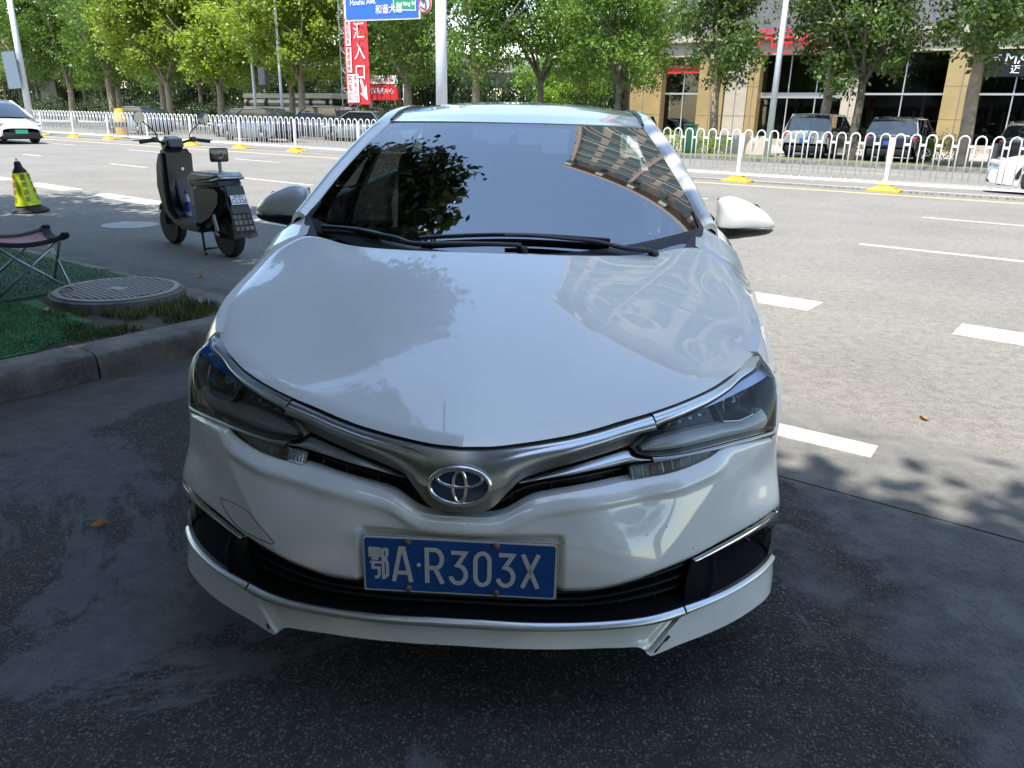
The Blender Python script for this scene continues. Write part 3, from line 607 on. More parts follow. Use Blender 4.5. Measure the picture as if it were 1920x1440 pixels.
ss, tt = np.meshgrid(np.linspace(-1, 1, 41), np.linspace(0, 1, 41), indexing='ij')
w_ = .538+.006*np.sin(PI*tt)-.02*tt; yf = 1.856+.108*ss**2; y_ = yf+(3.42-yf)*tt
zc = np.interp(tt, np.linspace(0, 1, 11), np.interp(np.linspace(0, 1, 11), [0, .12, .3, .5, .7, .85, 1], [1.362, 1.402, 1.440, 1.455, 1.450, 1.425, 1.385]))
ze = np.interp(y_, [1.95, 2.2, 2.6, 3.0, 3.42], [1.356, 1.393, 1.418, 1.412, 1.378])
z_ = zc+(np.minimum(ze, zc)-zc)*np.abs(ss)**2.6
recalc(MB().grid(np.stack([ss*w_, y_, z_], -1), (0, 0, -.02)).build('roof', M_white, car, smooth=True, inv=CINV))
for s in (1, -1):
    Q = [(x*.985*s, y, z+.002) for x, y, z in [(.548, 1.975, 1.360), (.551, 2.2, 1.397), (.551, 2.6, 1.422), (.541, 3.0, 1.416), (.526, 3.35, 1.389)]]
    MB().tube(catmull(Q, 5), .006, 6).build('roof_gutter', M_black, car, inv=CINV)
# rear screen, boot, rear end
S2, V2 = np.meshgrid(np.linspace(-1, 1, 21), np.linspace(0, 1, 15), indexing='ij')
MB().grid(np.stack([S2*(.515+.03*V2), 3.42+.62*V2-.04*S2**2, 1.385-.30*V2-.03*V2**2-.03*S2**2], -1)).build('rear_screen', M_side, car, smooth=True, inv=CINV)
MB().grid(np.stack([S2*(.62+.05*V2), 4.0+.52*V2-.06*S2**2, 1.09-.02*V2-.05*S2**2], -1)).build('boot_lid', M_white, car, smooth=True, inv=CINV)
P = np.stack([S2*.80*(1-.08*np.abs(S2)), 4.55-.25*S2**2+.06*np.sin(PI*V2), 1.05-.80*V2], -1)
MB().grid(P).build('rear_bumper', M_white, car, smooth=True, inv=CINV)
for s in (1, -1): MB().bbox((.66*s, 4.42, .88), (.28, .22, .16), .04, (0, 0, -.5*s)).build('tail_lamp', M_redlamp, car, angle=40, inv=CINV)
# flanks: doors and rear quarters, side glass
def belt(y): return np.interp(y, [1.2, 2.0, 3.0, 3.6, 4.2], [.745, .795, .80, .78, .70]), np.interp(y, [1.2, 2.0, 3.0, 3.6, 4.2], [1.045, 1.045, 1.06, 1.075, 1.085])
def flank(s, y0, y1, name, arch=None):
    ys = np.linspace(y0, y1, 40); nv = 22; P = np.zeros((40, nv, 3))
    for i, y in enumerate(ys):
        xb, zb = belt(y); zl = .21
        if arch is not None and abs(y-arch) < .365: zl = max(zl, .31+math.sqrt(.365**2-(y-arch)**2))
        t = np.linspace(0, 1, nv); zs = zb+(zl-zb)*t; q = np.clip((zb-zs)/.22, 0, 1)
        xx = xb+(float(xmax(y))-xb)*(1-(1-q)**2); xx = xx-.05*np.clip((.36-zs)/.15, 0, 1)**2-.010*np.exp(-((zs-.62)/.05)**2)+.008*np.exp(-((zs-.85)/.02)**2)
        P[i] = np.stack([xx*s, np.full(nv, y), zs], 1)
    D = np.zeros_like(P); D[..., 0] = -.025*s
    return recalc(MB().grid(P, D).build(name, M_white, car, angle=50, inv=CINV))
for s in (1, -1):
    for y0, y1, nm, ar in ((1.365, 2.36, 'front_door', None), (2.366, 3.28, 'rear_door', None), (3.286, 4.5, 'rear_quarter', 3.655)):
        d = flank(s, y0, y1, nm, ar)
        if 'door' in nm: MB().tube(catmull([(.855*s, y1-.30, .90), (.885*s, y1-.27, .905), (.885*s, y1-.14, .905), (.855*s, y1-.11, .90)], 5), .011, 8).build('handle', M_chrome, d, smooth=True)
    ys = np.linspace(1.36, 3.65, 40); V = np.linspace(0, 1, 8); P = np.zeros((40, 8, 3))
    for i, y in enumerate(ys):
        xb, zb = belt(y); xr = np.interp(y, RAIL[:, 1], RAIL[:, 0])+.006; zr = np.interp(y, RAIL[:, 1], RAIL[:, 2])-.03
        for j, v in enumerate(V): P[i, j] = ((xb-.012+(xr-xb+.012)*v+.012*math.sin(PI*v))*s, y, zb+(max(zr, zb)-zb)*v)
    MB().grid(P).build('side_window', M_side, car, smooth=True, inv=CINV)
    MB().tube([(belt(y)[0]*s, y, belt(y)[1]+.004) for y in np.linspace(1.36, 3.9, 14)], .008, 6).build('window_trim', M_chrome, car, inv=CINV)
    for yb in (2.34, 3.25):
        xb, zb = belt(yb); MB().box(((xb+np.interp(yb, RAIL[:, 1], RAIL[:, 0]))/2*s, yb, 1.215), (.03, .09, .40), (0, -.47*s, 0)).build('door_pillar', M_gloss, car, inv=CINV)
# --- wheels
def wheel(x, y, s):
    w = MB().lathe([(.20, -.10), (.26, -.105), (.302, -.095), (.315, -.06), (.317, 0), (.315, .06), (.302, .095), (.26, .105), (.20, .10)], (x, y, .317), 40, 'X').build('wheel', M_rubber, car, angle=40, inv=CINV)
    MB().lathe([(.205, -.09*s), (.20, .02*s), (.20, .085*s), (.212, .102*s)], (x, y, .317), 36, 'X', caps=False).build('rim', M_alloy, w, smooth=True)
    for k in range(10):
        a = 2*PI*k/10; MB().box((x+.085*s, y+.115*math.cos(a), .317+.115*math.sin(a)), (.025, .19, .03), (a, 0, 0)).build('spoke', M_alloy, w)
    MB().lathe([(.04, .06*s), (.045, .095*s), (.03, .105*s), (.001, .106*s)], (x, y, .317), 20, 'X').build('hub', M_alloy, w, smooth=True)
for x, s in ((.745, 1), (-.745, -1)):
    for y in (.955, 3.655): wheel(x, y, s)
# underbody and liners keep daylight out
MB().box((0, 2.35, .30), (1.28, 3.6, .14)).box((0, .72, .45), (1.0, .55, .30)).box((0, 2.4, .5), (1.5, 1.9, .3)).build('underbody', M_black, car, inv=CINV)
MB().box((0, .62, .52), (1.1, .05, .36)).box((0, .85, .60), (1.36, .9, .06)).build('engine_bay_liner', M_black, car, inv=CINV)
# --- door mirrors
def mirror(s):
    prof = [(.0, .000, .000, .07, .055), (.02, .0, 0, .093, .066), (.07, .002, .000, .096, .068), (.13, .010, -.006, .084, .056), (.19, .024, -.017, .062, .041), (.235, .045, -.030, .038, .024), (.258, .062, -.038, .012, .008)]
    P = np.zeros((len(prof)*3-2, 25, 3)); dd = catmull(np.array(prof), 3)
    for i, (t, ys_, zs_, b, h) in enumerate(dd):
        for k in range(25):
            a = 2*PI*k/24; ca, sa = math.cos(a), math.sin(a); e = .78
            P[i, k] = ((.826+t*.955)*s, 1.66+ys_+b*.62*math.copysign(abs(ca)**e, ca)*(1 if ca < 0 else .5), 1.026+zs_+h*1.14*math.copysign(abs(sa)**e, sa))
    top = MB().grid(P); top.f.append(tuple(range(25))[:24])
    o = recalc(top.build('door_mirror', M_white, car, angle=60, inv=CINV))
    # dark lower shell, crease trim, glass, arm
    P2 = P.copy(); P2[..., 2] = 1.026+(P[..., 2]-1.026)*.995-.006; P2[..., 1] = 1.66+(P[..., 1]-1.66)*.98
    low = MB().grid(P2[:, 13:24] + np.array([0, 0, -.006])); recalc(low.build('lower_shell', M_black, o, smooth=True))
    g = MB().add([((.84)*s, 1.712, .975), ((1.03)*s, 1.728, .98), ((1.05)*s, 1.73, 1.015), ((1.0)*s, 1.726, 1.07), ((.85)*s, 1.712, 1.085)], [(0, 1, 2, 3, 4)]); g.build('mirror_glass', M_mirror, o)
    MB().box((.845*s, 1.69, 1.026), (.02, .05, .13)).build('inner_edge', M_black, o)
    MB().tube([(.76*s, 1.62, 1.0), (.80*s, 1.63, .975), (.88*s, 1.65, .965)], [.03, .024, .02], 10, flat=.6).build('arm', M_black, o, smooth=True)
    MB().tube(catmull([(.91*s, 1.604, .985), (.98*s, 1.625, .985), (1.03*s, 1.655, .985), (1.065*s, 1.70, .987)], 5), .007, 6, flat=.6).build('turn_repeater', M_lens, o, smooth=True)
sides(mirror)
# --- wipers
def wiper(blade, arm, spindle):
    w = MB().tube(catmull(blade, 4), [.009]*(4*(len(blade)-1)+1), 8, flat=.8).build('wiper', M_black, car, angle=40, inv=CINV)
    MB().tube(catmull(arm, 4), list(np.linspace(.008, .015, 4*(len(arm)-1)+1)), 8, flat=.55).build('wiper_arm', M_greyplastic, w, angle=40)
    MB().tube([(x, y, z-.016) for x, y, z in catmull(blade, 4)], .004, 5).build('wiper_rubber', M_rubber, w)
    MB().lathe([(.018, -.03), (.018, .006), (.012, .012), (.001, .013)], spindle, 14).build('spindle_cap', M_black, w)
wiper([(-.608, 1.111, 1.016), (-.56, 1.098, 1.017), (-.496, 1.078, 1.016), (-.43, 1.055, 1.012), (-.39, 1.035, 1.008)],
      [(-.459, 1.048, 1.019), (-.393, 1.019, 1.012), (-.327, .992, 1.005), (-.279, .966, .995), (-.205, .955, .995), (-.098, .954, .998), (.046, .953, .999), (.081, .951, .997)], (.085, .95, .985))
wiper([(-.255, 1.005, 1.003), (-.177, 1.009, 1.010), (-.069, 1.015, 1.017), (.021, 1.021, 1.020), (.121, 1.025, 1.020), (.246, 1.030, 1.016), (.367, 1.036, 1.010)],
      [(.024, .998, 1.022), (.108, 1.002, 1.023), (.216, 1.001, 1.017), (.319, 1.001, 1.010), (.407, .988, .995), (.50, .988, .987)], (.505, .99, .975))
# --- cabin
X, V = np.meshgrid(np.linspace(-1, 1, 41), np.linspace(0, 1, 13), indexing='ij')
dz = .955+.035*np.sin(PI*V)+.03*np.exp(-((X-.5)/.22)**2)*V-.02*X**2
dash = MB().grid(np.stack([X*(.68+.03*V), 1.04+.18*X**2+(.52-.10*X**2)*V, dz], -1), (0, 0, -.25)).build('dashboard', pm('dashboard_grey', (.045, .047, .05), .6), car, smooth=True, inv=CINV)
MB().bbox((-.52, 1.30, 1.005), (.22, .10, .012), .004).build('dash_paper', pm('dash_card', (.05, .05, .05), .6), dash)
wc = Vector((.36, 1.70, .985)); Mw = frame_mat(wc, (1, 0, 0), (0, .42, .9))
sw = MB().tube([Mw@Vector((.185*math.cos(2*PI*k/40), .185*math.sin(2*PI*k/40), 0)) for k in range(40)], .016, 8, closed=True).build('steering_wheel', M_interior, car, smooth=True, inv=CINV)
MB().lathe([(.07, -.02), (.075, .01), (.05, .03), (.001, .035)], wc, 20, M=Mw.to_3x3()).build('wheel_boss', M_interior, sw, smooth=True)
for a in (0, PI, -PI/2): MB().tube([Mw@Vector((.06*math.cos(a), .06*math.sin(a), 0)), Mw@Vector((.18*math.cos(a), .18*math.sin(a), 0))], .012, 6, flat=.6).build('wheel_spoke', M_interior, sw)
for x in (.36, -.36):
    st = MB().bbox((x, 2.02, .62), (.50, .52, .16), .06).build('front_seat', M_seat, car, angle=50, inv=CINV)
    MB().bbox((x, 2.30, .92), (.46, .14, .60), .06, (-.25, 0, 0)).build('seat_back', M_seat, st, angle=50)
    MB().bbox((x, 2.42, 1.265), (.25, .09, .17), .04, (-.2, 0, 0)).build('headrest', M_seat, st, angle=50)
bs = MB().bbox((0, 2.95, .60), (1.24, .5, .16), .06).build('rear_seat', M_seat, car, angle=50, inv=CINV)
MB().bbox((0, 3.28, .90), (1.2, .16, .58), .06, (-.35, 0, 0)).build('seat_back', M_seat, bs, angle=50)
for x in (.36, -.36): MB().bbox((x, 3.42, 1.18), (.24, .09, .14), .04, (-.3, 0, 0)).build('headrest', M_seat, bs, angle=50)
MB().bbox((.0, 1.80, 1.245), (.24, .03, .065), .012, (.15, 0, 0)).box((0, 1.81, 1.29), (.03, .03, .05)).build('rear_view_mirror', M_black, car, angle=40, inv=CINV)
MB().grid(np.stack([X*.53, 1.9+1.45*V+.0*X, 1.345+.06*np.sin(PI*V)-.03*X**2], -1)).build('headlining', pm('headlining_grey', (.35, .35, .34), .9), car, smooth=True, inv=CINV)
M_sticker = pm('sticker_white', (.75, .76, .77), .5)
for c, w, h in ((.63, .03, .010), (.715, .036, .010)):
    S2, V2 = np.meshgrid(np.linspace(c, c+w*1.3, 8), np.linspace(.018, .018+h*2.2, 3), indexing='ij'); MB().grid(WS(S2, V2, -.002)).build('screen_sticker', M_sticker, scr)
# ================================================================== ground, road, island
TV = Vector((-.84819, .52969, 0)); NV = Vector((.52969, .84819, 0)); RO = Vector((CAMP[0], CAMP[1], 0))
def W(t, n, z=0.0): return RO+TV*t+NV*n+Vector((0, 0, z))
RANG = math.atan2(TV.y, TV.x)          # heading of the road's +t direction
RM = Matrix(((TV.x, NV.x, 0, RO.x), (TV.y, NV.y, 0, RO.y), (0, 0, 1, 0), (0, 0, 0, 1)))
def node(nt, kind, **kw):
    n = nt.nodes.new(kind)
    for k, v in kw.items():
        if k in n.inputs: n.inputs[k].default_value = v
        else: setattr(n, k, v)
    return n
def ramp(nt, src, stops):
    r = nt.nodes.new('ShaderNodeValToRGB'); e = r.color_ramp.elements
    while len(e) > 1: e.remove(e[-1])
    e[0].position = stops[0][0]; e[0].color = (*stops[0][1], 1)
    for p, c in stops[1:]: x = e.new(p); x.color = (*c, 1)
    nt.links.new(src, r.inputs['Fac']); return r
def mixc(nt, fac, a, b, mode='MIX'):
    m = nt.nodes.new('ShaderNodeMix'); m.data_type = 'RGBA'; m.blend_type = mode
    L = nt.links
    if hasattr(fac, 'is_linked'): L.new(fac, m.inputs[0])
    else: m.inputs[0].default_value = fac
    for k, s in ((6, a), (7, b)):
        if hasattr(s, 'is_linked'): L.new(s, m.inputs[k])
        else: m.inputs[k].default_value = (*s, 1)
    return m.outputs[2]
def asphalt(name, dark, light, s_lo, s_hi, agg=95.0, share=.6, film=None, zone=None, bump=.5, dist=.004, rough=.88):
    """worn asphalt: binder mottling, two sizes of irregular chippings, a ragged dusty film, an older band along the road edge"""
    m = bpy.data.materials.new(name); m.use_nodes = True; nt = m.node_tree; b = nt.nodes['Principled BSDF']; L = nt.links
    tc = nt.nodes.new('ShaderNodeTexCoord'); pos = tc.outputs['Object']
    nz = node(nt, 'ShaderNodeTexNoise', Scale=agg*.6, Detail=2.0); L.new(pos, nz.inputs['Vector'])
    sub = nt.nodes.new('ShaderNodeVectorMath'); sub.operation = 'SUBTRACT'; L.new(nz.outputs['Color'], sub.inputs[0]); sub.inputs[1].default_value = (.5, .5, .5)
    scl = nt.nodes.new('ShaderNodeVectorMath'); scl.operation = 'SCALE'; L.new(sub.outputs[0], scl.inputs[0]); scl.inputs['Scale'].default_value = 1.1/agg
    add = nt.nodes.new('ShaderNodeVectorMath'); add.operation = 'ADD'; L.new(pos, add.inputs[0]); L.new(scl.outputs[0], add.inputs[1])
    n1 = node(nt, 'ShaderNodeTexNoise', Scale=.55, Detail=8.0, Roughness=.62); L.new(pos, n1.inputs['Vector'])
    n2 = node(nt, 'ShaderNodeTexNoise', Scale=14.0, Detail=6.0, Roughness=.75); L.new(pos, n2.inputs['Vector'])
    base = ramp(nt, n1.outputs['Fac'], [(.34, dark), (.66, light)]).outputs[0]
    base = mixc(nt, 1.0, base, ramp(nt, n2.outputs['Fac'], [(.28, (.6, .6, .6)), (.72, (1.35, 1.35, 1.35))]).outputs[0], 'MULTIPLY')
    col = base; hts = []; smod = ramp(nt, n1.outputs['Fac'], [(.3, (.55, .55, .55)), (.7, (1, 1, 1))]).outputs[0]
    for k, sc_ in enumerate((agg, agg*1.9)):
        v = node(nt, 'ShaderNodeTexVoronoi', Scale=sc_, Randomness=1.0); L.new(add.outputs[0], v.inputs['Vector'])
        sep = nt.nodes.new('ShaderNodeSeparateColor'); L.new(v.outputs['Color'], sep.inputs[0])
        on = ramp(nt, sep.outputs[0], [(share-.02, (0, 0, 0)), (share+.02, (1, 1, 1))]).outputs[0]
        ed = ramp(nt, v.outputs['Distance'], [(.30, (1, 1, 1)), (.48, (0, 0, 0))]).outputs[0]
        fac = mixc(nt, 1.0, mixc(nt, 1.0, on, ed, 'MULTIPLY'), smod, 'MULTIPLY')
        stone = ramp(nt, sep.outputs[1], [(0, s_lo), (1, s_hi)]).outputs[0]
        col = mixc(nt, fac, col, stone); hts.append(fac)
    if film:
        n3 = node(nt, 'ShaderNodeTexNoise', Scale=film[0], Detail=10.0, Roughness=.74, Distortion=.5); L.new(pos, n3.inputs['Vector'])
        pf = ramp(nt, n3.outputs['Fac'], [(film[1], (0, 0, 0)), (film[1]+.035, (film[3],)*3)]).outputs[0]
        fc = mixc(nt, 1.0, film[2], ramp(nt, n2.outputs['Fac'], [(.3, (.7, .7, .7)), (.7, (1.25, 1.25, 1.25))]).outputs[0], 'MULTIPLY')
        col = mixc(nt, pf, col, fc)
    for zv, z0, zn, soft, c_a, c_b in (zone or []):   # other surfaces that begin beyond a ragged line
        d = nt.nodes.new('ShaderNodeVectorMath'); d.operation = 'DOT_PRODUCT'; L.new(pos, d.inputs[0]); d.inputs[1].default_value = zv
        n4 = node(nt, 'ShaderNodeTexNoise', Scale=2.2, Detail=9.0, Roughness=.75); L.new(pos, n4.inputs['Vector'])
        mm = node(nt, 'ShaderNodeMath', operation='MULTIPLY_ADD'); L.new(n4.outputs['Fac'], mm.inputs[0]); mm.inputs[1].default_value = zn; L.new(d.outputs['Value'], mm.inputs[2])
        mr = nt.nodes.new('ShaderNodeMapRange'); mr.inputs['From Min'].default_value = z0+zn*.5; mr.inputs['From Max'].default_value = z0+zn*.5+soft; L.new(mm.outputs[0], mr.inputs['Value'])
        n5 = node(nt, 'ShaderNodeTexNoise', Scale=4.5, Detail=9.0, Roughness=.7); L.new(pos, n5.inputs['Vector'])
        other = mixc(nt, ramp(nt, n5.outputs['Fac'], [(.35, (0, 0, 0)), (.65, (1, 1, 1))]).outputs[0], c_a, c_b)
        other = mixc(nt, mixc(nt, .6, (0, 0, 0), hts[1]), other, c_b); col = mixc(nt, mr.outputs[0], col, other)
    L.new(col, b.inputs['Base Color']); b.inputs['Roughness'].default_value = rough; b.inputs['Specular IOR Level'].default_value = .2
    bp = node(nt, 'ShaderNodeBump', Strength=bump, Distance=dist)
    ha = nt.nodes.new('ShaderNodeMath'); ha.operation = 'ADD'; L.new(hts[0], ha.inputs[0]); L.new(n2.outputs['Fac'], ha.inputs[1]); L.new(ha.outputs[0], bp.inputs['Height']); L.new(bp.outputs[0], b.inputs['Normal'])
    return m
NZ = (.52969, .84819, 0.0); N0 = CAMP[0]*NZ[0]+CAMP[1]*NZ[1]; TZ = (-.84819, .52969, 0.0); TZ0 = CAMP[0]*TZ[0]+CAMP[1]*TZ[1]; NZm = (-.52969, -.84819, 0.0)
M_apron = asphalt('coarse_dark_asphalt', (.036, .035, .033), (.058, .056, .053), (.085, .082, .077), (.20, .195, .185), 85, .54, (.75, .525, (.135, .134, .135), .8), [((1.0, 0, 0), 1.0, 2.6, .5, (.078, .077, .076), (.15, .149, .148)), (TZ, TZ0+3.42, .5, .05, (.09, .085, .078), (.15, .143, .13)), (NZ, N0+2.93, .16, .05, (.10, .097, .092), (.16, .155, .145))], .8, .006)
M_road = asphalt('road_asphalt', (.150, .142, .126), (.188, .178, .158), (.20, .19, .17), (.33, .315, .28), 110, .55, (.4, .60, (.215, .205, .182), .55), [(NZm, -(N0+3.95), .9, .3, (.10, .097, .09), (.17, .165, .15))], .45, .005)
M_far = asphalt('far_asphalt', (.10, .10, .098), (.13, .13, .126), (.14, .14, .13), (.2, .2, .19), 30, .6, None, None, .3)
M_conc = pm('kerb_concrete', (.165, .152, .13), .9, noise=(5, .55), bump=(45, .6, .01))
M_gutter = pm('gutter_concrete', (.135, .13, .12), .9, noise=(3.2, .42), bump=(35, .5, .008))
M_soil = pm('bare_soil', (.085, .068, .045), .95, noise=(6, .45), bump=(22, .9, .03))
M_paint = pm('road_paint_white', (.37, .35, .30), .75, noise=(9, .24), bump=(60, .3, .003))
M_yellow = pm('road_paint_yellow', (.58, .40, .17), .75, noise=(26, .25))
M_pave = pm('pavement_blocks', (.30, .27, .24), .85, noise=(5, .2))
def sheet(name, pts, z, mat, parent=None, div=None):
    n = len(pts); ar = sum(pts[i][0]*pts[(i+1) % n][1]-pts[(i+1) % n][0]*pts[i][1] for i in range(n))
    if ar < 0: pts = pts[::-1]
    me = MB().add([(*p[:2], z) for p in pts]+[(*p[:2], z-.014) for p in pts], [tuple(range(n))]+[(i, n+i, n+(i+1) % n, (i+1) % n) for i in range(n)])
    return me.build(name, mat, parent)
def rect(t0, t1, n0, n1): return [W(t0, n0), W(t1, n0), W(t1, n1), W(t0, n1)]
ground = tag(sheet('ground', [(-700, -300), (700, -300), (700, 900), (-700, 900)], -.02, M_far), kind='structure')
apron = tag(sheet('driveway_apron', rect(-40, 60, -40, 3.2), 0.0, M_apron), kind='structure')
road = tag(sheet('road', rect(-140, 200, 3.0, 29.0), .004, M_road), kind='structure')
def strip(name, a, b, w, z, mat, parent):
    """painted line from (t,n) a to b, width w across"""
    A = W(*a); B = W(*b); d = (B-A).normalized(); p = Vector((-d.y, d.x, 0))*w/2
    return sheet(name, [A-p, B-p, B+p, A+p], z, mat, parent)
# nearest dash, edge dashes, lane dashes, yellow line, far carriageway
strip('lane_marking', (.47, 3.50), (2.5, 3.48), .16, .009, M_paint, road)
nE = lambda t: 6.22+.042*t
for a, b in ((-1.05, .46), (1.46, 3.0), (4.6, 6.2), (7.9, 9.4), (11.2, 13.4), (14.3, 16.1), (17.0, 18.9), (20, 21.9), (23, 24.9)): strip('lane_marking', (a, nE(a)), (b, nE(b)), .40, .009, M_paint, road)
n1 = lambda t: 10.05+.043*t
for a, b in ((-9, -5), (-3.2, 1.96), (12.4, 14.8), (18.8, 20.7), (24.8, 26.1), (30.4, 32.6), (37, 40)): strip('lane_marking', (a, n1(a)), (b, n1(b)), .13, .009, M_paint, road)
n2 = lambda t: 13.85+.05*t
for a, b in ((-8, -4.5), (-2.2, 1.84), (5.5, 8.6), (12.6, 15.6), (18.7, 20.9), (24.8, 27.5), (31.5, 34), (38, 41)): strip('lane_marking', (a, n2(a)), (b, n2(b)), .13, .009, M_paint, road)
nF = lambda t: 18.85-.020*(t-3.3)
strip('lane_marking', (-60, nF(-60)-.85), (90, nF(90)-.85), .13, .009, M_yellow, road)
strip('lane_marking', (-60, nF(-60)+.75), (90, nF(90)+.75), .13, .009, M_paint, road)
for k in range(-4, 14): strip('lane_marking', (k*9, 22.6), (k*9+4, 22.6), .13, .009, M_paint, road)
for k in range(-4, 14): strip('lane_marking', (k*9+4, 25.8), (k*9+8, 25.8), .13, .009, M_paint, road)
# far kerb, verge and pavement
far_kerb = tag(MB().box(W(30, 29.1, .075), (320, .22, .15), (0, 0, RANG)).build('far_kerb', M_conc), kind='structure')
verge = tag(sheet('far_verge', rect(-60, 26, 29.2, 32.6), .13, pm('verge_grass_soil', (.11, .13, .045), .95, noise=(1.6, .5), bump=(12, .8, .05))), kind='structure')
pave = tag(sheet('far_pavement', rect(-100, 120, 32.5, 60), .12, M_pave), kind='structure')
lot = tag(sheet('far_verge', rect(26.1, 160, 29.2, 32.6), .125, pm('verge_leafy_ground', (.06, .07, .03), .95, noise=(1.0, .5))), kind='structure')
# ------------------------------------------------------------------ raised island on the left with kerb stones
IZ = .14
island = tag(MB().prism([(4.32, -9), (4.32, 2.96), (40, 2.96), (40, -9)], IZ-.012, RM).build('traffic_island', M_soil), kind='structure')
rnd = random.Random(5)
def kerbstone(L, w, h, r=.03, seed=0):
    sec = [(-w/2, 0), (-w/2, h*.45), (-w/2, h-r), (-w/2+r*.3, h-r*.3), (-w/2+r, h), (0, h), (w/2-.012, h), (w/2, h-.012), (w/2, 0)]
    rk_ = random.Random(int(w*1000)+seed); P = np.zeros((22, len(sec), 3))
    for i in range(22):
        y = (-.5+i/21)*(L-.012); e = 1.0 if 1 < i < 20 else 2.4
        for j, (a, b) in enumerate(sec):
            k_ = .0035*e if j in (2, 3, 4) else .0015
            P[i, j] = (a+abs(rk_.gauss(0, k_)), y, max(0, b-abs(rk_.gauss(0, k_)) if b > 0 else 0))
    if seed: P[:3, 2:5, 2] -= .022; P[:3, 2:5, 0] += .018
    mb = MB().grid(P); n = len(sec); mb.f += [tuple(range(n)), tuple(range(21*n, 22*n))[::-1]]; return mb
kss = [kerbstone(1.0, .27, IZ+.002, seed=0), kerbstone(1.0, .27, IZ+.002, seed=1)]
mes = {}
def place_stone(tt, nn, ang, parent=island):
    q = rnd.randint(0, 1)
    if q not in mes: o = kss[q].build('kerb_stone', M_conc, parent, angle=35); mes[q] = o.data; recalc(o)
    else: o = link('kerb_stone', mes[q], None, parent)
    o.location = W(tt, nn, rnd.uniform(-.004, .004)); o.rotation_euler = (0, rnd.uniform(-.006, .006), ang+rnd.uniform(-.008, .008)); return o
for k in range(-6, 3): place_stone(4.06+.135, k+.42, math.atan2(NV.y, NV.x)-PI/2+PI)
for k in range(0, 22): place_stone(4.85+k*1.0, 3.09, RANG-PI/2+PI)
# artificial turf mats
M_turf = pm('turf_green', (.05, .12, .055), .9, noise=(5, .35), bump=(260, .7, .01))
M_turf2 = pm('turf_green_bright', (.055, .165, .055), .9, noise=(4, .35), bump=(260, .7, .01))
def mat_thing(name, label, pts, mat, z):
    o = MB().prism([(a, b) for a, b in pts], .012, RM@Matrix.Translation((0, 0, z))).build(name, mat); tag(o, label, 'turf mat'); return o
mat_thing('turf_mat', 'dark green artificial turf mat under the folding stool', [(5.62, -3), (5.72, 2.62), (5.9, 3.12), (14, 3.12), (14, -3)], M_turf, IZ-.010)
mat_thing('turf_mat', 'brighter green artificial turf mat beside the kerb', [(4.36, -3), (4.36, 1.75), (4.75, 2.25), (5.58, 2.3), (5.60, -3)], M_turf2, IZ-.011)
def blades(name, area, count, h, mat, seed, z, parent=None, inside=None):
    r = random.Random(seed); V = []; F = []
    for i in range(count):
        a, b = r.uniform(area[0], area[1]), r.uniform(area[2], area[3])
        if inside and not inside(a, b): continue
        p = W(a, b, z); th = r.uniform(0, PI); hh = h*r.uniform(.4, 1.2); w = .0022+hh*.05
        d = Vector((math.cos(th), math.sin(th), 0)); l = Vector((r.uniform(-.5, .5), r.uniform(-.5, .5), 0))*hh
        k = len(V); V += [p-d*w, p+d*w, p+l+Vector((0, 0, hh))]; F.append((k, k+1, k+2))
    return MB().add(V, F).build(name, mat, parent)
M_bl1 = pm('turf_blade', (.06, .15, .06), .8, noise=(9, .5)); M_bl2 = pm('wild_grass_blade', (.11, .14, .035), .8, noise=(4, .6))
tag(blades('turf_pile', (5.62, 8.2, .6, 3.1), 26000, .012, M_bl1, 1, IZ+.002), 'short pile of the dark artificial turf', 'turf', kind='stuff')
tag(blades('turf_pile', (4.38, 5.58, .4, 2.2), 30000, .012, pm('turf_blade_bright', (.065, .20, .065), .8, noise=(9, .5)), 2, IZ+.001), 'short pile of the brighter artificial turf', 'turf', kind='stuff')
cl = [(r_.uniform(4.36, 5.1), r_.uniform(2.0, 3.0)) for r_ in [random.Random(8)] for _ in range(26)]
tag(blades('wild_grass', (4.34, 5.6, 1.9, 3.0), 9000, .05, M_bl2, 3, IZ-.012, inside=lambda a, b: (a-5.27)**2+(b-2.71)**2 > .43**2 and min((a-x)**2+(b-y)**2 for x, y in cl) < .0085), 'dry grass tufts growing round the manhole collar', 'grass', kind='stuff')
# raised manhole
mh = thing('manhole_cover', 'round cast iron manhole cover on a raised concrete collar', 'manhole', W(5.27, 2.71, IZ-.012))
MB().lathe([(.44, 0), (.43, .055), (.415, .062), (.40, .062)], (0, 0, 0), 48, caps=False).build('collar', M_conc, mh, angle=40)
M_iron = pm('worn_iron', (.24, .225, .20), .55, .35, noise=(30, .25))
MB().lathe([(.40, .052), (.40, .070), (.385, .073), (.362, .073), (.360, .066), (.001, .066)], (0, 0, 0), 48).build('lid', M_iron, mh, angle=40)
lm = MB().box((0, 0, .0705), (.022, .040, .009), taper=.8).build('lid_stud', M_iron, mh); first = True
k = 0
for i in range(-11, 12):
    for j in range(-7, 8):
        x = i*.031; y = j*.046+(.023 if i % 2 else 0)
        if x*x+y*y < .345**2 and not (abs(x) < .06 and abs(y) < .05):
            o = lm if k == 0 else link('lid_stud', lm.data, None, mh); o.location = (x, y, 0); k += 1
MB().box((0, 0, .0700), (.11, .09, .007)).build('lid_badge', M_iron, mh)
fl = tag(MB().lathe([(.33, 0), (.33, .006), (.30, .008), (.001, .008)], W(9.5, 5.16, .004), 40).build('road_manhole', M_iron), 'round iron manhole cover flush in the road behind the scooter', 'manhole')
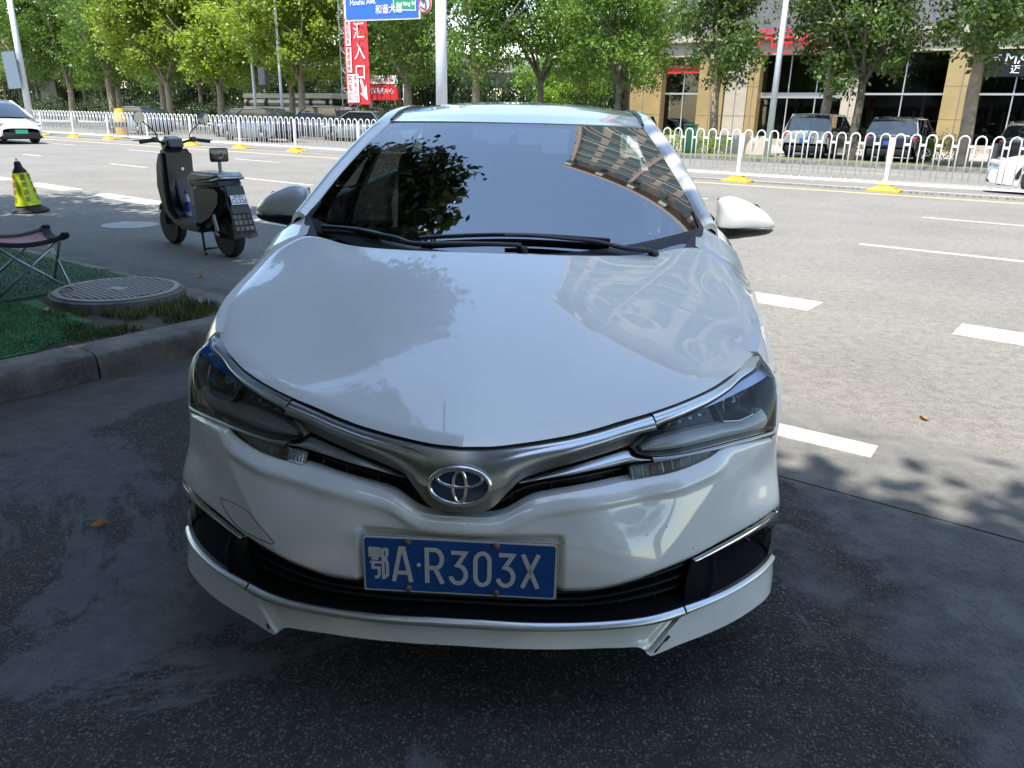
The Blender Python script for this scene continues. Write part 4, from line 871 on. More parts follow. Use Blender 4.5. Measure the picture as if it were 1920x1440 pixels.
# fallen leaves
M_leafo = pm('fallen_leaf_orange', (.42, .17, .03), .8, noise=(60, .3)); M_leafp = pm('fallen_leaf_pale', (.40, .34, .22), .8, noise=(60, .3))
def leaf(label, x, y, z, s, rz, mat, tilt=.2):
    pts = [(-.5, 0), (-.3, .22), (0, .30), (.3, .2), (.55, 0), (.3, -.2), (0, -.3), (-.3, -.22)]
    mb = MB(); V = [(0, 0, .0)]+[(a*s, b*s, (abs(b)*.5+.1*math.sin(a*7))*s) for a, b in pts]
    mb.add(V+[(a, b, c-.0012) for a, b, c in V], [(0, i+1, (i+1) % 8+1) for i in range(8)]+[(9, (i+1) % 8+10, i+10) for i in range(8)])
    mb.tube([(-.75*s, 0, .1*s), (-.5*s, 0, 0), (.4*s, 0, .01*s)], .0012, 4)
    o = mb.build('fallen_leaf', mat); o.location = (x, y, z); o.rotation_euler = (tilt, .1, rz); tag(o, label, 'leaf', 'fallen leaves'); return o
leaf('curled orange leaf lying on the dark asphalt left of the sedan', -1.36, .78, .012, .055, .6, M_leafo)
leaf('small orange leaf on the road by the scooter stand', -2.90, 4.93, .016, .07, 1.0, M_leafo)
leaf('pale scrap of leaf on the manhole lid', *W(5.46, 2.46)[:2], IZ+.075, .07, .3, M_leafp, .1)
leaf('orange leaf on the sunlit road right of the sedan', 2.05, 2.16, .014, .05, 2.0, M_leafo)
leaf('pale dry leaf at the edge of the bright turf', *W(5.2, 2.2)[:2], IZ+.012, .06, 1.3, M_leafp)
# ================================================================== railing along the median
M_rail = pm('white_railing_paint', (.72, .72, .70), .4, noise=(3, .06))
M_basey = pm('yellow_base', (.62, .36, .015), .55, noise=(9, .2))
TP = 3.333
rail_root = thing('road_railing', 'long white hooped steel railing dividing the carriageways', 'railing', W(3.34, nF(3.34)))
ddir = math.atan2(-.020, 1.0)
RA = RANG+ddir
Rloc = Matrix.Translation(W(3.34, nF(3.34)))@Matrix.Rotation(RA, 4, 'Z')
hoop = MB(); a = [(-.095, 0, .19), (-.095, 0, .98)]+[(-.095*math.cos(PI*k/10), 0, 1.10+.105*math.sin(PI*k/10)) for k in range(11)]+[(.095, 0, .98), (.095, 0, .19)]
hoop.tube(a, .015, 6)
hm_ = bpy.data.meshes.new('hoop'); hm_.from_pydata(hoop.v, [], hoop.f); hm_.polygons.foreach_set('use_smooth', [True]*len(hm_.polygons)); hm_.materials.append(M_rail)
conn = MB().box((0, 0, 1.0), (.13, .035, .05)); cm_ = bpy.data.meshes.new('link'); cm_.from_pydata(conn.v, [], conn.f); cm_.materials.append(M_rail)
post_ = MB().bbox((0, 0, .63), (.085, .085, 1.0), .012); pm_ = bpy.data.meshes.new('post'); pm_.from_pydata(post_.v, [], post_.f); pm_.materials.append(M_rail)
base_ = MB().add([(-.33, -.2, 0), (.33, -.2, 0), (.33, .2, 0), (-.33, .2, 0), (-.33, -.2, .035), (.33, -.2, .035), (.33, .2, .035), (-.33, .2, .035), (-.13, -.12, .12), (.13, -.12, .12), (.13, .12, .12), (-.13, .12, .12), (-.13, -.12, .16), (.13, -.12, .16), (.13, .12, .16), (-.13, .12, .16)],
    [(0, 1, 5, 4), (1, 2, 6, 5), (2, 3, 7, 6), (3, 0, 4, 7), (4, 5, 9, 8), (5, 6, 10, 9), (6, 7, 11, 10), (7, 4, 8, 11), (8, 9, 13, 12), (9, 10, 14, 13), (10, 11, 15, 14), (11, 8, 12, 15), (12, 13, 14, 15)])
bm_ = bpy.data.meshes.new('base'); bm_.from_pydata(base_.v, [], base_.f); bm_.materials.append(M_basey)
rails_ = MB().box((0, 0, .19), (TP-.09, .045, .05)); rm_ = bpy.data.meshes.new('rail'); rm_.from_pydata(rails_.v, [], rails_.f); rm_.materials.append(M_rail)
rr_ = random.Random(2)
rail_root.rotation_euler = (0, 0, RA)
for k in range(-4, 17):
    x = k*TP
    p = link('post', pm_, None, rail_root); p.location = (x, 0, 0)
    b = link('base', bm_, None, p); b.rotation_euler = (0, 0, rr_.uniform(-.04, .04))
    if k == 16: break
    q = link('bottom_rail', rm_, None, rail_root); q.location = (x+TP/2, 0, 0); q.rotation_euler = (0, rr_.uniform(-.003, .003), 0)
    for j in range(11):
        h = link('hoop', hm_, None, rail_root); h.location = (x+TP*(j+.5)/11, 0, 0); h.rotation_euler = (0, rr_.uniform(-.006, .006), 0)
        if j < 10: c = link('hoop_link', cm_, None, rail_root); c.location = (x+TP*(j+1)/11, 0, 0)

# ================================================================== scooter
sc = thing('electric_scooter', 'black electric scooter on its centre stand with mirrors and white plate', 'scooter', (-3.50, 6.34, .004), math.atan2(.76, -1.0))
M_scb = pm('scooter_black', (.007, .007, .008), .4, coat=.15); M_scg = pm('scooter_grey_plastic', (.045, .045, .05), .5)
def tyre(cx, r=.215, w=.05):
    t = MB().lathe([(r-.07, -w), (r-.02, -w), (r, -w*.55), (r, w*.55), (r-.02, w), (r-.07, w)], (cx, 0, r), 32, 'Y').build('wheel', M_rubber, sc, angle=40)
    MB().lathe([(r-.072, -w*.8), (.05, -w*.5), (.05, w*.5), (r-.072, w*.8)], (cx, 0, r), 24, 'Y').build('rim', M_scg, t, smooth=True)
    for k in range(5): MB().box((cx+.075*math.cos(k*1.257), 0, r+.075*math.sin(k*1.257)), (.14, .075, .022), (0, -k*1.257, 0)).build('spoke', M_steel, t)
tyre(.57); tyre(-.57, .215, .055)
def slab(name, outline, w, mat, parent=sc, bevel=.02, y0=0.0):
    """side-view outline (x,z) extruded across by w with rounded rims"""
    bm = bmesh.new(); vs_ = [bm.verts.new((x, -w/2+y0, z)) for x, z in outline]; f = bm.faces.new(vs_)
    r_ = bmesh.ops.extrude_face_region(bm, geom=[f]); bmesh.ops.translate(bm, verts=[g for g in r_['geom'] if isinstance(g, bmesh.types.BMVert)], vec=(0, w, 0))
    bmesh.ops.recalc_face_normals(bm, faces=bm.faces); ed = [e for e in bm.edges if abs(e.verts[0].co.y-e.verts[1].co.y) < 1e-6]
    if bevel: bmesh.ops.bevel(bm, geom=ed, offset=bevel, segments=3, affect='EDGES', clamp_overlap=True)
    me = bpy.data.meshes.new(name); bm.to_mesh(me); bm.free(); me.polygons.foreach_set('use_smooth', [True]*len(me.polygons)); me.set_sharp_from_angle(angle=R(40))
    return link(name, me, mat, parent)
slab('leg_shield', [(.40, .98), (.34, 1.0), (.29, .96), (.30, .60), (.27, .42), (.15, .33), (.16, .27), (.32, .27), (.45, .40), (.52, .62), (.48, .85)], .34, M_scb, bevel=.05)
slab('footboard', [(.30, .29), (.30, .33), (-.22, .33), (-.25, .25), (.22, .24)], .30, M_scg)
slab('footboard_ramp', [(.34, .72), (.30, .72), (.20, .36), (.24, .33), (.34, .42)], .12, M_scg, bevel=.01)
slab('rear_body', [(-.18, .27), (-.17, .64), (-.22, .70), (-.62, .72), (-.74, .66), (-.70, .50), (-.50, .34), (-.30, .26)], .29, M_scb, bevel=.05)
slab('battery_box', [(-.16, .20), (.22, .20), (.25, .27), (-.22, .30)], .22, M_scb)
slab('seat', [(-.13, .70), (-.105, .77), (-.19, .81), (-.45, .81), (-.66, .82), (-.71, .785), (-.60, .745), (-.3, .705)], .30, pm('seat_grey_vinyl', (.26, .29, .29), .28, coat=.5, noise=(9, .5)), bevel=.035)
slab('seat_base', [(-.12, .66), (-.12, .72), (-.66, .745), (-.68, .70), (-.3, .655)], .27, M_scb, bevel=.02)
slab('front_mudguard', [(.36, .36), (.42, .45), (.55, .47), (.70, .42), (.76, .34), (.70, .38), (.57, .43), (.45, .41), (.40, .33)], .13, M_scb, bevel=.01)
MB().tube([(.42, 0, .90), (.52, 0, .40)], .03, 10).build('steering_column', M_scg, sc)
for s in (1, -1): MB().tube([(.53, .07*s, .48), (.57, .07*s, .215)], .018, 8).build('fork_leg', M_scg, sc)
hb = MB().tube(catmull([(.30, -.36, 1.07), (.33, -.22, 1.085), (.39, -.10, 1.05), (.40, -.05, .99), (.40, .05, .99), (.39, .10, 1.05), (.33, .22, 1.085), (.30, .36, 1.07)], 4), .012, 8).build('handlebar', M_scb, sc, smooth=True)
for s in (1, -1):
    MB().tube([(.312, .24*s, 1.083), (.298, .37*s, 1.068)], .019, 10).build('grip', M_rubber, hb)
    MB().bbox((.33, .20*s, 1.09), (.05, .06, .05), .012).build('switch_box', M_scb, hb)
    MB().tube([(.36, .19*s, 1.10), (.37, .30*s, 1.09), (.33, .42*s, 1.08)], .007, 6).build('brake_lever', M_steel, hb)
    st = MB().tube(catmull([(.335, .17*s, 1.10), (.34, .19*s, 1.16), (.33, .30*s, 1.26)], 4), .006, 6).build('mirror_stalk', M_scb, hb)
    Mm = frame_mat((.325, .335*s, 1.30), (-.15, 1*s, 0), (-.16, 0, 1))
    MB().lathe([(.001, -.014), (.05, -.012), (.062, -.004), (.062, .002)], Mm.to_translation(), 24, M=Mm.to_3x3()@Matrix.Rotation(PI if s > 0 else 0, 3, 'X')).build('mirror_shell', M_scb, hb, smooth=True)
    MB().lathe([(.058, .0), (.058, .0035), (.001, .004)], Mm.to_translation(), 24, M=Mm.to_3x3()@Matrix.Rotation(PI if s > 0 else 0, 3, 'X')).build('mirror_face', pm('scooter_mirror', (.6, .65, .62), .03, 1.0), hb)
slab('headlamp_cowl', [(.40, 1.12), (.31, 1.10), (.30, 1.02), (.36, .96), (.46, .98), (.47, 1.06)], .19, M_scb, bevel=.03)
MB().bbox((.318, 0, 1.065), (.012, .15, .08), .004, (0, -.12, 0)).build('dashboard', pm('dash_display', (.14, .16, .20), .12, coat=1), sc)
MB().lathe([(.016, 0), (.016, .02), (.01, .024)], (.285, -.03, .80), 16, 'X').build('key_lock', M_steel, sc)
bk = MB().bbox((-.52, 0, .975), (.03, .19, .13), .02).build('backrest', M_gloss, sc, angle=40)
MB().tube([(-.537, .03*math.cos(a), .975+.03*math.sin(a)) for a in np.linspace(.7, 2*PI-.7, 16)], .005, 6).build('backrest_ring', M_steel, bk)
MB().tube([(-.52, 0, .80), (-.52, 0, .91)], .018, 8).build('backrest_post', M_steel, bk)
MB().bbox((-.52, 0, .80), (.16, .20, .012), .004).build('backrest_foot', M_black, bk)
MB().tube(catmull([(-.55, -.13, .74), (-.72, -.12, .77), (-.78, 0, .775), (-.72, .12, .77), (-.55, .13, .74)], 4), .011, 6).build('grab_rail', M_steel, sc)
rk = slab('tail_panel', [(-.66, .70), (-.74, .70), (-.83, .45), (-.80, .44), (-.70, .60)], .20, M_scb, bevel=.01)
MB().bbox((-.725, 0, .67), (.03, .15, .05), .01, (0, .3, 0)).build('tail_lamp', pm('tail_lamp_dull', (.10, .03, .03), .2, coat=1), rk)
MPl = frame_mat((-.806, 0, .575), (0, -1, 0), (.32, 0, .95))
npl = MB().prism([(-.085, -.045), (.085, -.045), (.085, .045), (-.085, .045)], .003, MPl).build('number_plate', M_sticker, rk)
M_ink = pm('dark_print', (.03, .03, .035), .6)
text('plate_text', 'CL326', .062, MPl@Matrix.Translation((0, -.015, .004)), M_ink, npl, .0005)
text('plate_text', '鄂A·武汉', .026, MPl@Matrix.Translation((0, .028, .004)), M_ink, npl, .0005)
fl_ = MB(); NX = 8
Pf = np.zeros((NX+1, 9, 3))
for i in range(NX+1):
    for j in range(9): u = j/8-.5; v = i/NX; Pf[i, j] = (-.80-.085*v, u*(.20+.05*v), .52-.30*v+.008*math.sin(u*9))
mf = MB().grid(Pf, (.006, 0, 0)).build('mud_flap', M_rubber, rk, angle=40)
for r_i in range(3):
    for c_i in range(4): MB().box((-.826-.02*r_i-.004, (c_i-1.5)*.05, .42-.055*r_i), (.006, .035, .04), (0, .28, 0)).build('flap_block', pm('flap_grey', (.06, .065, .075), .6), mf)
for s in (1, -1): MB().tube([(-.20, .09*s, .27), (-.26, .11*s, .03), (-.33, .14*s, .012)], .013, 8).build('stand_leg', M_scb, sc)
MB().tube([(-.26, -.11, .05), (-.26, .11, .05)], .011, 8).build('stand_bar', M_scb, sc)
MB().tube([(-.25, .0, .24), (-.57, .09, .215)], .025, 8).build('swing_arm', M_scb, sc)
MB().tube([(-.45, .11, .58), (-.56, .11, .26)], .022, 10).build('shock_absorber', M_steel, sc)
bt = thing('water_bottle', 'blue labelled drink bottle standing on the scooter footboard', 'bottle', sc.matrix_basis@Vector((.16, .03, .332)))
MB().lathe([(.030, 0), (.032, .01), (.032, .18), (.014, .22), (.013, .235)], (0, 0, 0), 20).build('bottle_body', pm('clear_bottle', (.45, .55, .65), .1, coat=1), bt, smooth=True)
MB().lathe([(.0335, .05), (.034, .06), (.034, .14), (.0335, .15)], (0, 0, 0), 20, caps=False).build('bottle_label', pm('blue_label', (.02, .06, .40), .4, noise=(30, .5)), bt, smooth=True)
MB().lathe([(.016, .232), (.016, .252), (.012, .255), (.001, .255)], (0, 0, 0), 16).build('bottle_cap', pm('blue_cap', (.03, .08, .45), .4), bt, smooth=True)

# ================================================================== cone
cn = thing('traffic_cone', 'black rubber cone in a fluorescent yellow printed sleeve', 'cone', (-7.08, 8.88, .004), .25)
cn.rotation_euler = (R(2), R(-4), .25)
MB().lathe([(.235, 0), (.24, .02), (.22, .035), (.155, .075), (.150, .08)], (0, 0, 0), 28, caps=False).build('skirt', M_rubber, cn, angle=40)
MB().lathe([(.150, .08), (.085, .55), (.05, .60), (.038, .67), (.034, .675)], (0, 0, 0), 24).build('cone_body', M_rubber, cn, angle=40)
MB().lathe([(.158, .10), (.094, .53)], (0, 0, 0), 24, caps=False).build('sleeve', pm('fluorescent_sleeve', (.50, .62, .02), .5, noise=(20, .1)), cn, smooth=True)
M_redink = pm('red_print', (.45, .06, .04), .6)
for a0, bod, mt, sz in ((-PI/2+.45, '请勿泊车', M_ink, .085), (-PI/2-.75, '专用车位', M_redink, .085), (-PI/2+1.5, '禁止停车', M_ink, .085)):
    for k, ch in enumerate(bod):
        z = .47-.095*k; r_ = .158-(.064)*(z-.10)/.43+.004
        x = Vector((-math.sin(a0), math.cos(a0), 0)); y = Vector((-math.cos(a0)*.148, -math.sin(a0)*.148, 1))
        text('sleeve_print', ch, sz, frame_mat((r_*math.cos(a0), r_*math.sin(a0), z), x, y), mt, cn, .001, sx=.9)
MB().tube([(0, .02*math.cos(a), .68+.035*math.sin(a)) for a in np.linspace(-.4, PI+.4, 14)], .006, 6).build('carry_loop', M_steel, cn)

# ================================================================== folding stool
so = thing('folding_stool', 'folding camp stool with pink cloth seat and crossed steel legs', 'stool', (-3.57, 3.69, IZ+.002), R(47))
M_tube = pm('stool_tube', (.42, .45, .46), .35, .9); M_pink = pm('pink_seat_cloth', (.50, .26, .27), .85, noise=(14, .15), bump=(150, .3, .003)); M_blk = pm('black_webbing', (.012, .012, .013), .85, bump=(120, .3, .003))
h_, q_ = .40, .235
cor = [(q_, q_), (-q_, q_), (-q_, -q_), (q_, -q_)]
for i in range(4):
    a, b = cor[i], cor[(i+1) % 4]
    for p_, r_ in ((a, b), (b, a)): MB().tube([(p_[0]*.98, p_[1]*.98, .008), (r_[0]*.9, r_[1]*.9, h_-.03)], .0095, 8).build('leg', M_tube, so, smooth=True)
for a in cor:
    MB().lathe([(.014, 0), (.015, .02), (.010, .03)], (a[0]*.98, a[1]*.98, 0), 10).build('foot_cap', M_blk, so)
X, Y = np.meshgrid(np.linspace(-1, 1, 17), np.linspace(-1, 1, 17), indexing='ij')
edge = np.maximum(np.abs(X), np.abs(Y)); sag = -.055*(1-X**2)*(1-Y**2)-.035*((1-X**2)*(np.abs(Y) > .9)+(1-Y**2)*(np.abs(X) > .9))*1.0
sc_ = .27*(1-.10*(1-(X*Y)**2)*0)
P = np.stack([X*.255*(1-.07*(1-Y**2)*np.abs(X)), Y*.255*(1-.07*(1-X**2)*np.abs(Y)), h_+.01-.05*(1-(X*Y)**2)-.03*(1-X**2)*(1-Y**2)], -1)
st = MB().grid(P, (0, 0, -.004)).build('seat_cloth', M_pink, so, smooth=True)
for ax in range(4):
    sl = [P[:, 0], P[:, -1], P[0, :], P[-1, :]][ax]
    dirv = [np.array([0, 1, 0]), np.array([0, -1, 0]), np.array([1, 0, 0]), np.array([-1, 0, 0])][ax]
    g = np.stack([sl+np.array([0, 0, -.026])-dirv*.006, sl-dirv*.006+np.array([0, 0, .003]), sl+dirv*.004+np.array([0, 0, .006]), sl+dirv*.05+np.array([0, 0, .003-.006])], 1)
    MB().grid(g).build('seat_border', M_blk, st, smooth=True)
for a in cor: MB().bbox((a[0]*1.02, a[1]*1.02, h_), (.05, .05, .035), .012).build('corner_pocket', M_blk, so, angle=40)
# ================================================================== trees
def leafmat(name, c1, c2, trans=.35):
    m = bpy.data.materials.new(name); m.use_nodes = True; nt = m.node_tree; nt.nodes.clear(); L = nt.links
    tc = nt.nodes.new('ShaderNodeTexCoord'); oi = nt.nodes.new('ShaderNodeObjectInfo')
    n = node(nt, 'ShaderNodeTexNoise', Scale=1.3, Detail=5.0, Roughness=.8); L.new(tc.outputs['Object'], n.inputs['Vector'])
    r = ramp(nt, n.outputs['Fac'], [(.3, c1), (.7, c2)])
    hs = nt.nodes.new('ShaderNodeHueSaturation'); L.new(r.outputs[0], hs.inputs['Color'])
    mr = nt.nodes.new('ShaderNodeMapRange'); mr.inputs['To Min'].default_value = .82; mr.inputs['To Max'].default_value = 1.2; L.new(oi.outputs['Random'], mr.inputs['Value']); L.new(mr.outputs[0], hs.inputs['Value'])
    d = node(nt, 'ShaderNodeBsdfPrincipled', Roughness=.42); L.new(hs.outputs[0], d.inputs['Base Color'])
    t = nt.nodes.new('ShaderNodeBsdfTranslucent'); g = nt.nodes.new('ShaderNodeHueSaturation'); g.inputs['Value'].default_value = 1.5; g.inputs['Saturation'].default_value = 1.15; L.new(hs.outputs[0], g.inputs['Color']); L.new(g.outputs[0], t.inputs[0])
    mx = nt.nodes.new('ShaderNodeMixShader'); mx.inputs[0].default_value = trans; L.new(d.outputs[0], mx.inputs[1]); L.new(t.outputs[0], mx.inputs[2])
    o = nt.nodes.new('ShaderNodeOutputMaterial'); L.new(mx.outputs[0], o.inputs[0]); return m
M_plane = leafmat('plane_leaf', (.15, .21, .035), (.30, .37, .075), .52)
M_camphor = leafmat('camphor_leaf', (.07, .13, .025), (.17, .25, .05), .45)
M_magn = leafmat('magnolia_leaf', (.05, .095, .022), (.13, .19, .045), .35)
M_bright = leafmat('young_leaf', (.10, .18, .02), (.19, .30, .04), .45)
M_bark = pm('pale_bark', (.26, .20, .14), .9, noise=(3.5, .35), bump=(9, .8, .05)); M_bark2 = pm('dark_bark', (.10, .085, .065), .9, noise=(4, .4), bump=(12, .8, .05))
def crown_mesh(name, lobes, count, size, seed, mat, droop=.3, shape='leaf'):
    """leaf-sized faces spread through many clumps: lobes = [(cx,cy,cz,r)]"""
    r = np.random.RandomState(seed); V = []; F = []
    wts = np.array([l[3]**2.2 for l in lobes]); wts /= wts.sum(); V = np.zeros((count*4, 3)); 
    li = r.choice(len(lobes), count, p=wts)
    # clumps inside each lobe
    cl = {}
    for k, l in enumerate(lobes):
        m = max(6, int(18*l[3])); d = r.normal(size=(m, 3)); d /= np.linalg.norm(d, axis=1, keepdims=True); cl[k] = np.array(l[:3])+d*l[3]*(r.uniform(.25, 1, (m, 1))**.5)*np.array([1, 1, .85])
    C = np.array([cl[k][r.randint(len(cl[k]))] for k in li]); sz = np.array([.20+.16*lobes[k][3] for k in li])
    P = C+r.normal(size=(count, 3))*sz[:, None]*np.array([.55, .55, .42])
    ax = r.normal(size=(count, 3)); ax[:, 2] -= droop; ax /= np.linalg.norm(ax, axis=1, keepdims=True)
    up = r.normal(size=(count, 3))*.8; up[:, 2] += 1.0; sd = np.cross(ax, up); sd /= np.linalg.norm(sd, axis=1, keepdims=True)+1e-9
    s = size*r.uniform(.6, 1.35, (count, 1)); w = s*(.30 if shape == 'leaf' else .45)
    nn = np.cross(sd, ax)
    V[0::4] = P; V[1::4] = P+ax*s*.5+sd*w+nn*s*.06; V[2::4] = P+ax*s; V[3::4] = P+ax*s*.5-sd*w+nn*s*.06
    me = bpy.data.meshes.new(name); me.vertices.add(count*4); me.vertices.foreach_set('co', V.ravel().astype(np.float32))
    me.loops.add(count*4); me.loops.foreach_set('vertex_index', np.arange(count*4, dtype=np.int32)); me.polygons.add(count); me.polygons.foreach_set('loop_start', np.arange(0, count*4, 4, dtype=np.int32))
    me.update(calc_edges=True); me.validate(); me.materials.append(mat); return me
def trunk_mesh(name, h, r0, fork, seed, mat, spread=1.0, limbs=5, top=None):
    r = random.Random(seed); mb = MB(); lean = r.uniform(-.02, .02)*h
    pts = [(0, 0, -.1), (lean*.2, .03, h*.3), (lean*.6, -.03, h*.7), (lean, 0, h)]
    Q = catmull(pts, 5); mb.tube([tuple(q) for q in Q], list(np.linspace(r0*1.15, r0*.78, len(Q))), 12)
    tips = []
    for k in range(limbs):
        a = 2*PI*k/limbs+r.uniform(-.5, .5); L = fork*r.uniform(.75, 1.15); ri = r0*r.uniform(.42, .62)
        b = (lean, 0, h*r.uniform(.86, 1.0)); c = (b[0]+math.cos(a)*L*.35*spread, math.sin(a)*L*.35*spread, h+L*.5); d = (b[0]+math.cos(a)*L*.75*spread, math.sin(a)*L*.75*spread, h+L)
        Q = catmull([b, c, d], 5); mb.tube([tuple(q) for q in Q], list(np.linspace(ri, ri*.25, len(Q))), 8); tips.append(d)
        for _ in range(2):
            a2 = a+r.uniform(-1, 1); e = (c[0]+math.cos(a2)*L*.45, c[1]+math.sin(a2)*L*.45, c[2]+L*r.uniform(.1, .5)); mb.tube([c, ((c[0]+e[0])/2, (c[1]+e[1])/2, (c[2]+e[2])/2+.1), e], [ri*.5, ri*.35, ri*.12], 6)
    me = bpy.data.meshes.new(name); me.from_pydata(mb.v, [], mb.f); me.polygons.foreach_set('use_smooth', [True]*len(me.polygons)); me.materials.append(mat); return me
def lobes_(seed, h0, h1, rad, n, low=.5, sz=(.28, .5)):
    r = random.Random(seed); out = []
    for k in range(n):
        z = h0+(h1-h0)*(k+.5)/n; q = (z-h0)/(h1-h0); rr = rad*(low+(1-low)*math.sin(PI*min(1, q*.9+.15)))
        for j in range(3):
            a = r.uniform(0, 2*PI); d = rr*r.uniform(.15, .85); out.append((d*math.cos(a), d*math.sin(a), z+r.uniform(-.4, .4), rad*r.uniform(*sz)))
    return out
PL = [crown_mesh('plane_crown', lobes_(s, 3.9, 10.5, 3.9, 8), 21000, .20, s, M_plane, shape='w') for s in (1, 2, 3)]
CA = [crown_mesh('camphor_crown', lobes_(s, 3.7, 9.5, 3.3, 8), 18000, .17, s, M_camphor) for s in (11, 12)]
MG = [crown_mesh('magnolia_crown', lobes_(s, 3.3, 8.0, 2.3, 8, .7), 14000, .165, s, M_magn) for s in (21, 22, 23)]
BR = [crown_mesh('young_crown', lobes_(s, 1.6, 6.5, 1.9, 7, .6), 6000, .15, s, M_bright) for s in (31,)]
TPL = [trunk_mesh('plane_trunk', h, .21, 3.2, s, M_bark) for s, h in ((1, 2.9), (2, 3.3), (3, 2.7))]
TCA = [trunk_mesh('camphor_trunk', 3.1, .17, 2.8, s, M_bark2) for s in (4, 5)]
TMG = [trunk_mesh('magnolia_trunk', 3.0, .19, 2.2, s, M_bark, .7) for s in (6, 7)]
TBR = [trunk_mesh('young_trunk', 1.6, .09, 1.8, 8, M_bark2, .6)]
rt = random.Random(77)
def tree(label, t, n, trunk, crown, s=1.0, rz=None, z=.12, sz=None, group='street trees across the road', name='street_tree'):
    o = thing(name, label, 'tree', W(t, n, z), rt.uniform(0, 6.28) if rz is None else rz, group); o.scale = (s, s, sz or s)
    link('trunk', trunk, None, o); link('crown', crown, None, o); return o
# left-hand row, from the far left to the sign mast
tree('dark green tree at the far left behind the white hatchback', 71, 31.5, TPL[1], CA[0], 1.2)
tree('dark leafy tree second from the far left of the photo', 67, 33, TPL[0], CA[1], 1.15)
tree('slender trunked dark tree third from the left edge', 63.5, 35, TPL[2], CA[0], 1.05)
tree('dark tree just left of the brightest crown', 60, 32.5, TPL[1], CA[1], 1.2)
tree('broad bright yellow-green plane tree above the scooter mirror', 54, 33, TPL[1], PL[0], 1.12, .6)
tree('bright plane tree whose pale trunk stands left of the scooter', 50.8, 31.5, TPL[0], PL[1], 1.05)
tree('plane tree with pale trunk above the scooter seat', 46.6, 32.5, TPL[2], PL[2], 1.05)
tree('plane tree standing in front of the white coach', 42.5, 35, TPL[0], PL[0], 1.0, 2.2)
tree('plane tree with a V-shaped fork left of the red banner', 38.6, 32.5, TPL[1], PL[1], 1.0, 1.0)
tree('dark tree right behind the red entrance banner', 35.2, 38, TCA[0], CA[1], 1.05)
tree('pale barked tree right of the red banner below the blue sign', 30.0, 32.5, TPL[2], CA[0], 1.05, 2.0)
tree('forked pale trunk tree right of the sign mast', 24.4, 31.2, TPL[1], CA[1], 1.0, .4)
tree('thin trunked tree in front of the concrete overpass', 22.2, 33.6, TCA[1], CA[0], 1.0, 3.0)
tree('low bright young tree behind the sign mast', 29.5, 46, TBR[0], BR[0], 1.25)
tree('low bright young tree between mast and overpass', 27.0, 44, TBR[0], BR[0], 1.05)
tree('dense dark tree left of the gold shopfront', 17.6, 33, TCA[0], CA[1], .95, 1.2)
tree('second dense dark tree close to the gold wall', 19.2, 37, TCA[1], CA[0], 1.0, 4.0)
# right-hand magnolias
tree('magnolia in front of the beige pier and green bin', 12.8, 32.6, TMG[0], MG[0], .95)
tree('magnolia with a tall bare trunk before the dark glass shop', 8.35, 32.6, TMG[1], MG[1], 1.0, .8)
tree('magnolia with a dark slim trunk right of the grey SUV', 6.9, 31.4, TCA[1], MG[2], .92, 2.0)
tree('large magnolia with a split trunk at the far right', 3.25, 30.8, TMG[0], MG[0], 1.12, 3.3)
tree('magnolia right of the picture edge beside the brown curtain shop', -1.5, 31, TMG[1], MG[1], 1.05, 5)
# dark belt of trees far behind, left and centre
for k in range(17):
    t_ = 118-k*5.6
    if 29 < t_ < 44: continue
    tree('dark background tree in the belt behind the car park', t_, 50+rt.uniform(-3, 6), TCA[k % 2], CA[k % 2], 1.25, None, 0, group='dark belt of background trees', name='background_tree')
# low shrub belt that closes the view under the crowns
shm = crown_mesh('shrub', [(x*.5-2.2, rt.uniform(-.5, .5), .55+rt.uniform(0, .7), .75) for x in range(10)], 3800, .16, 41, leafmat('shaded_shrub_leaf', (.018, .036, .010), (.05, .08, .02), .25))  # leaf colours darkened to carry the shade under the crowns
for k in range(22):
    o = link('shrub_clump', shm); o.location = W(104-k*3.7, 43+rt.uniform(-2, 2), 0); o.rotation_euler = (0, 0, RANG+rt.uniform(-.3, .3)); o.scale = (1.1, 1, rt.uniform(.9, 1.5)); tag(o, 'dark green shrub clump in the belt behind the far cars', 'shrub', 'shrubs behind the far cars')
for k in range(30):
    t_ = 150-k*4.2
    if 38 < t_ < 48: continue
    o = link('shrub_clump', shm); o.location = W(t_, 59+rt.uniform(-2, 2), 0); o.rotation_euler = (0, 0, RANG+rt.uniform(-.3, .3)); o.scale = (1.5, 1.4, rt.uniform(3.2, 4.6)); tag(o, 'tall dark shrub mass closing the view under the far crowns', 'shrub', 'tall shrubs at the back of the car park')
for k in range(5):
    o = link('shrub_clump', shm); o.location = W(48+k*4.2, 80, 0); o.rotation_euler = (0, 0, RANG); o.scale = (1.5, 1.4, 3.4); tag(o, 'far green thicket seen below the concrete overpass', 'shrub', 'thicket below the overpass')
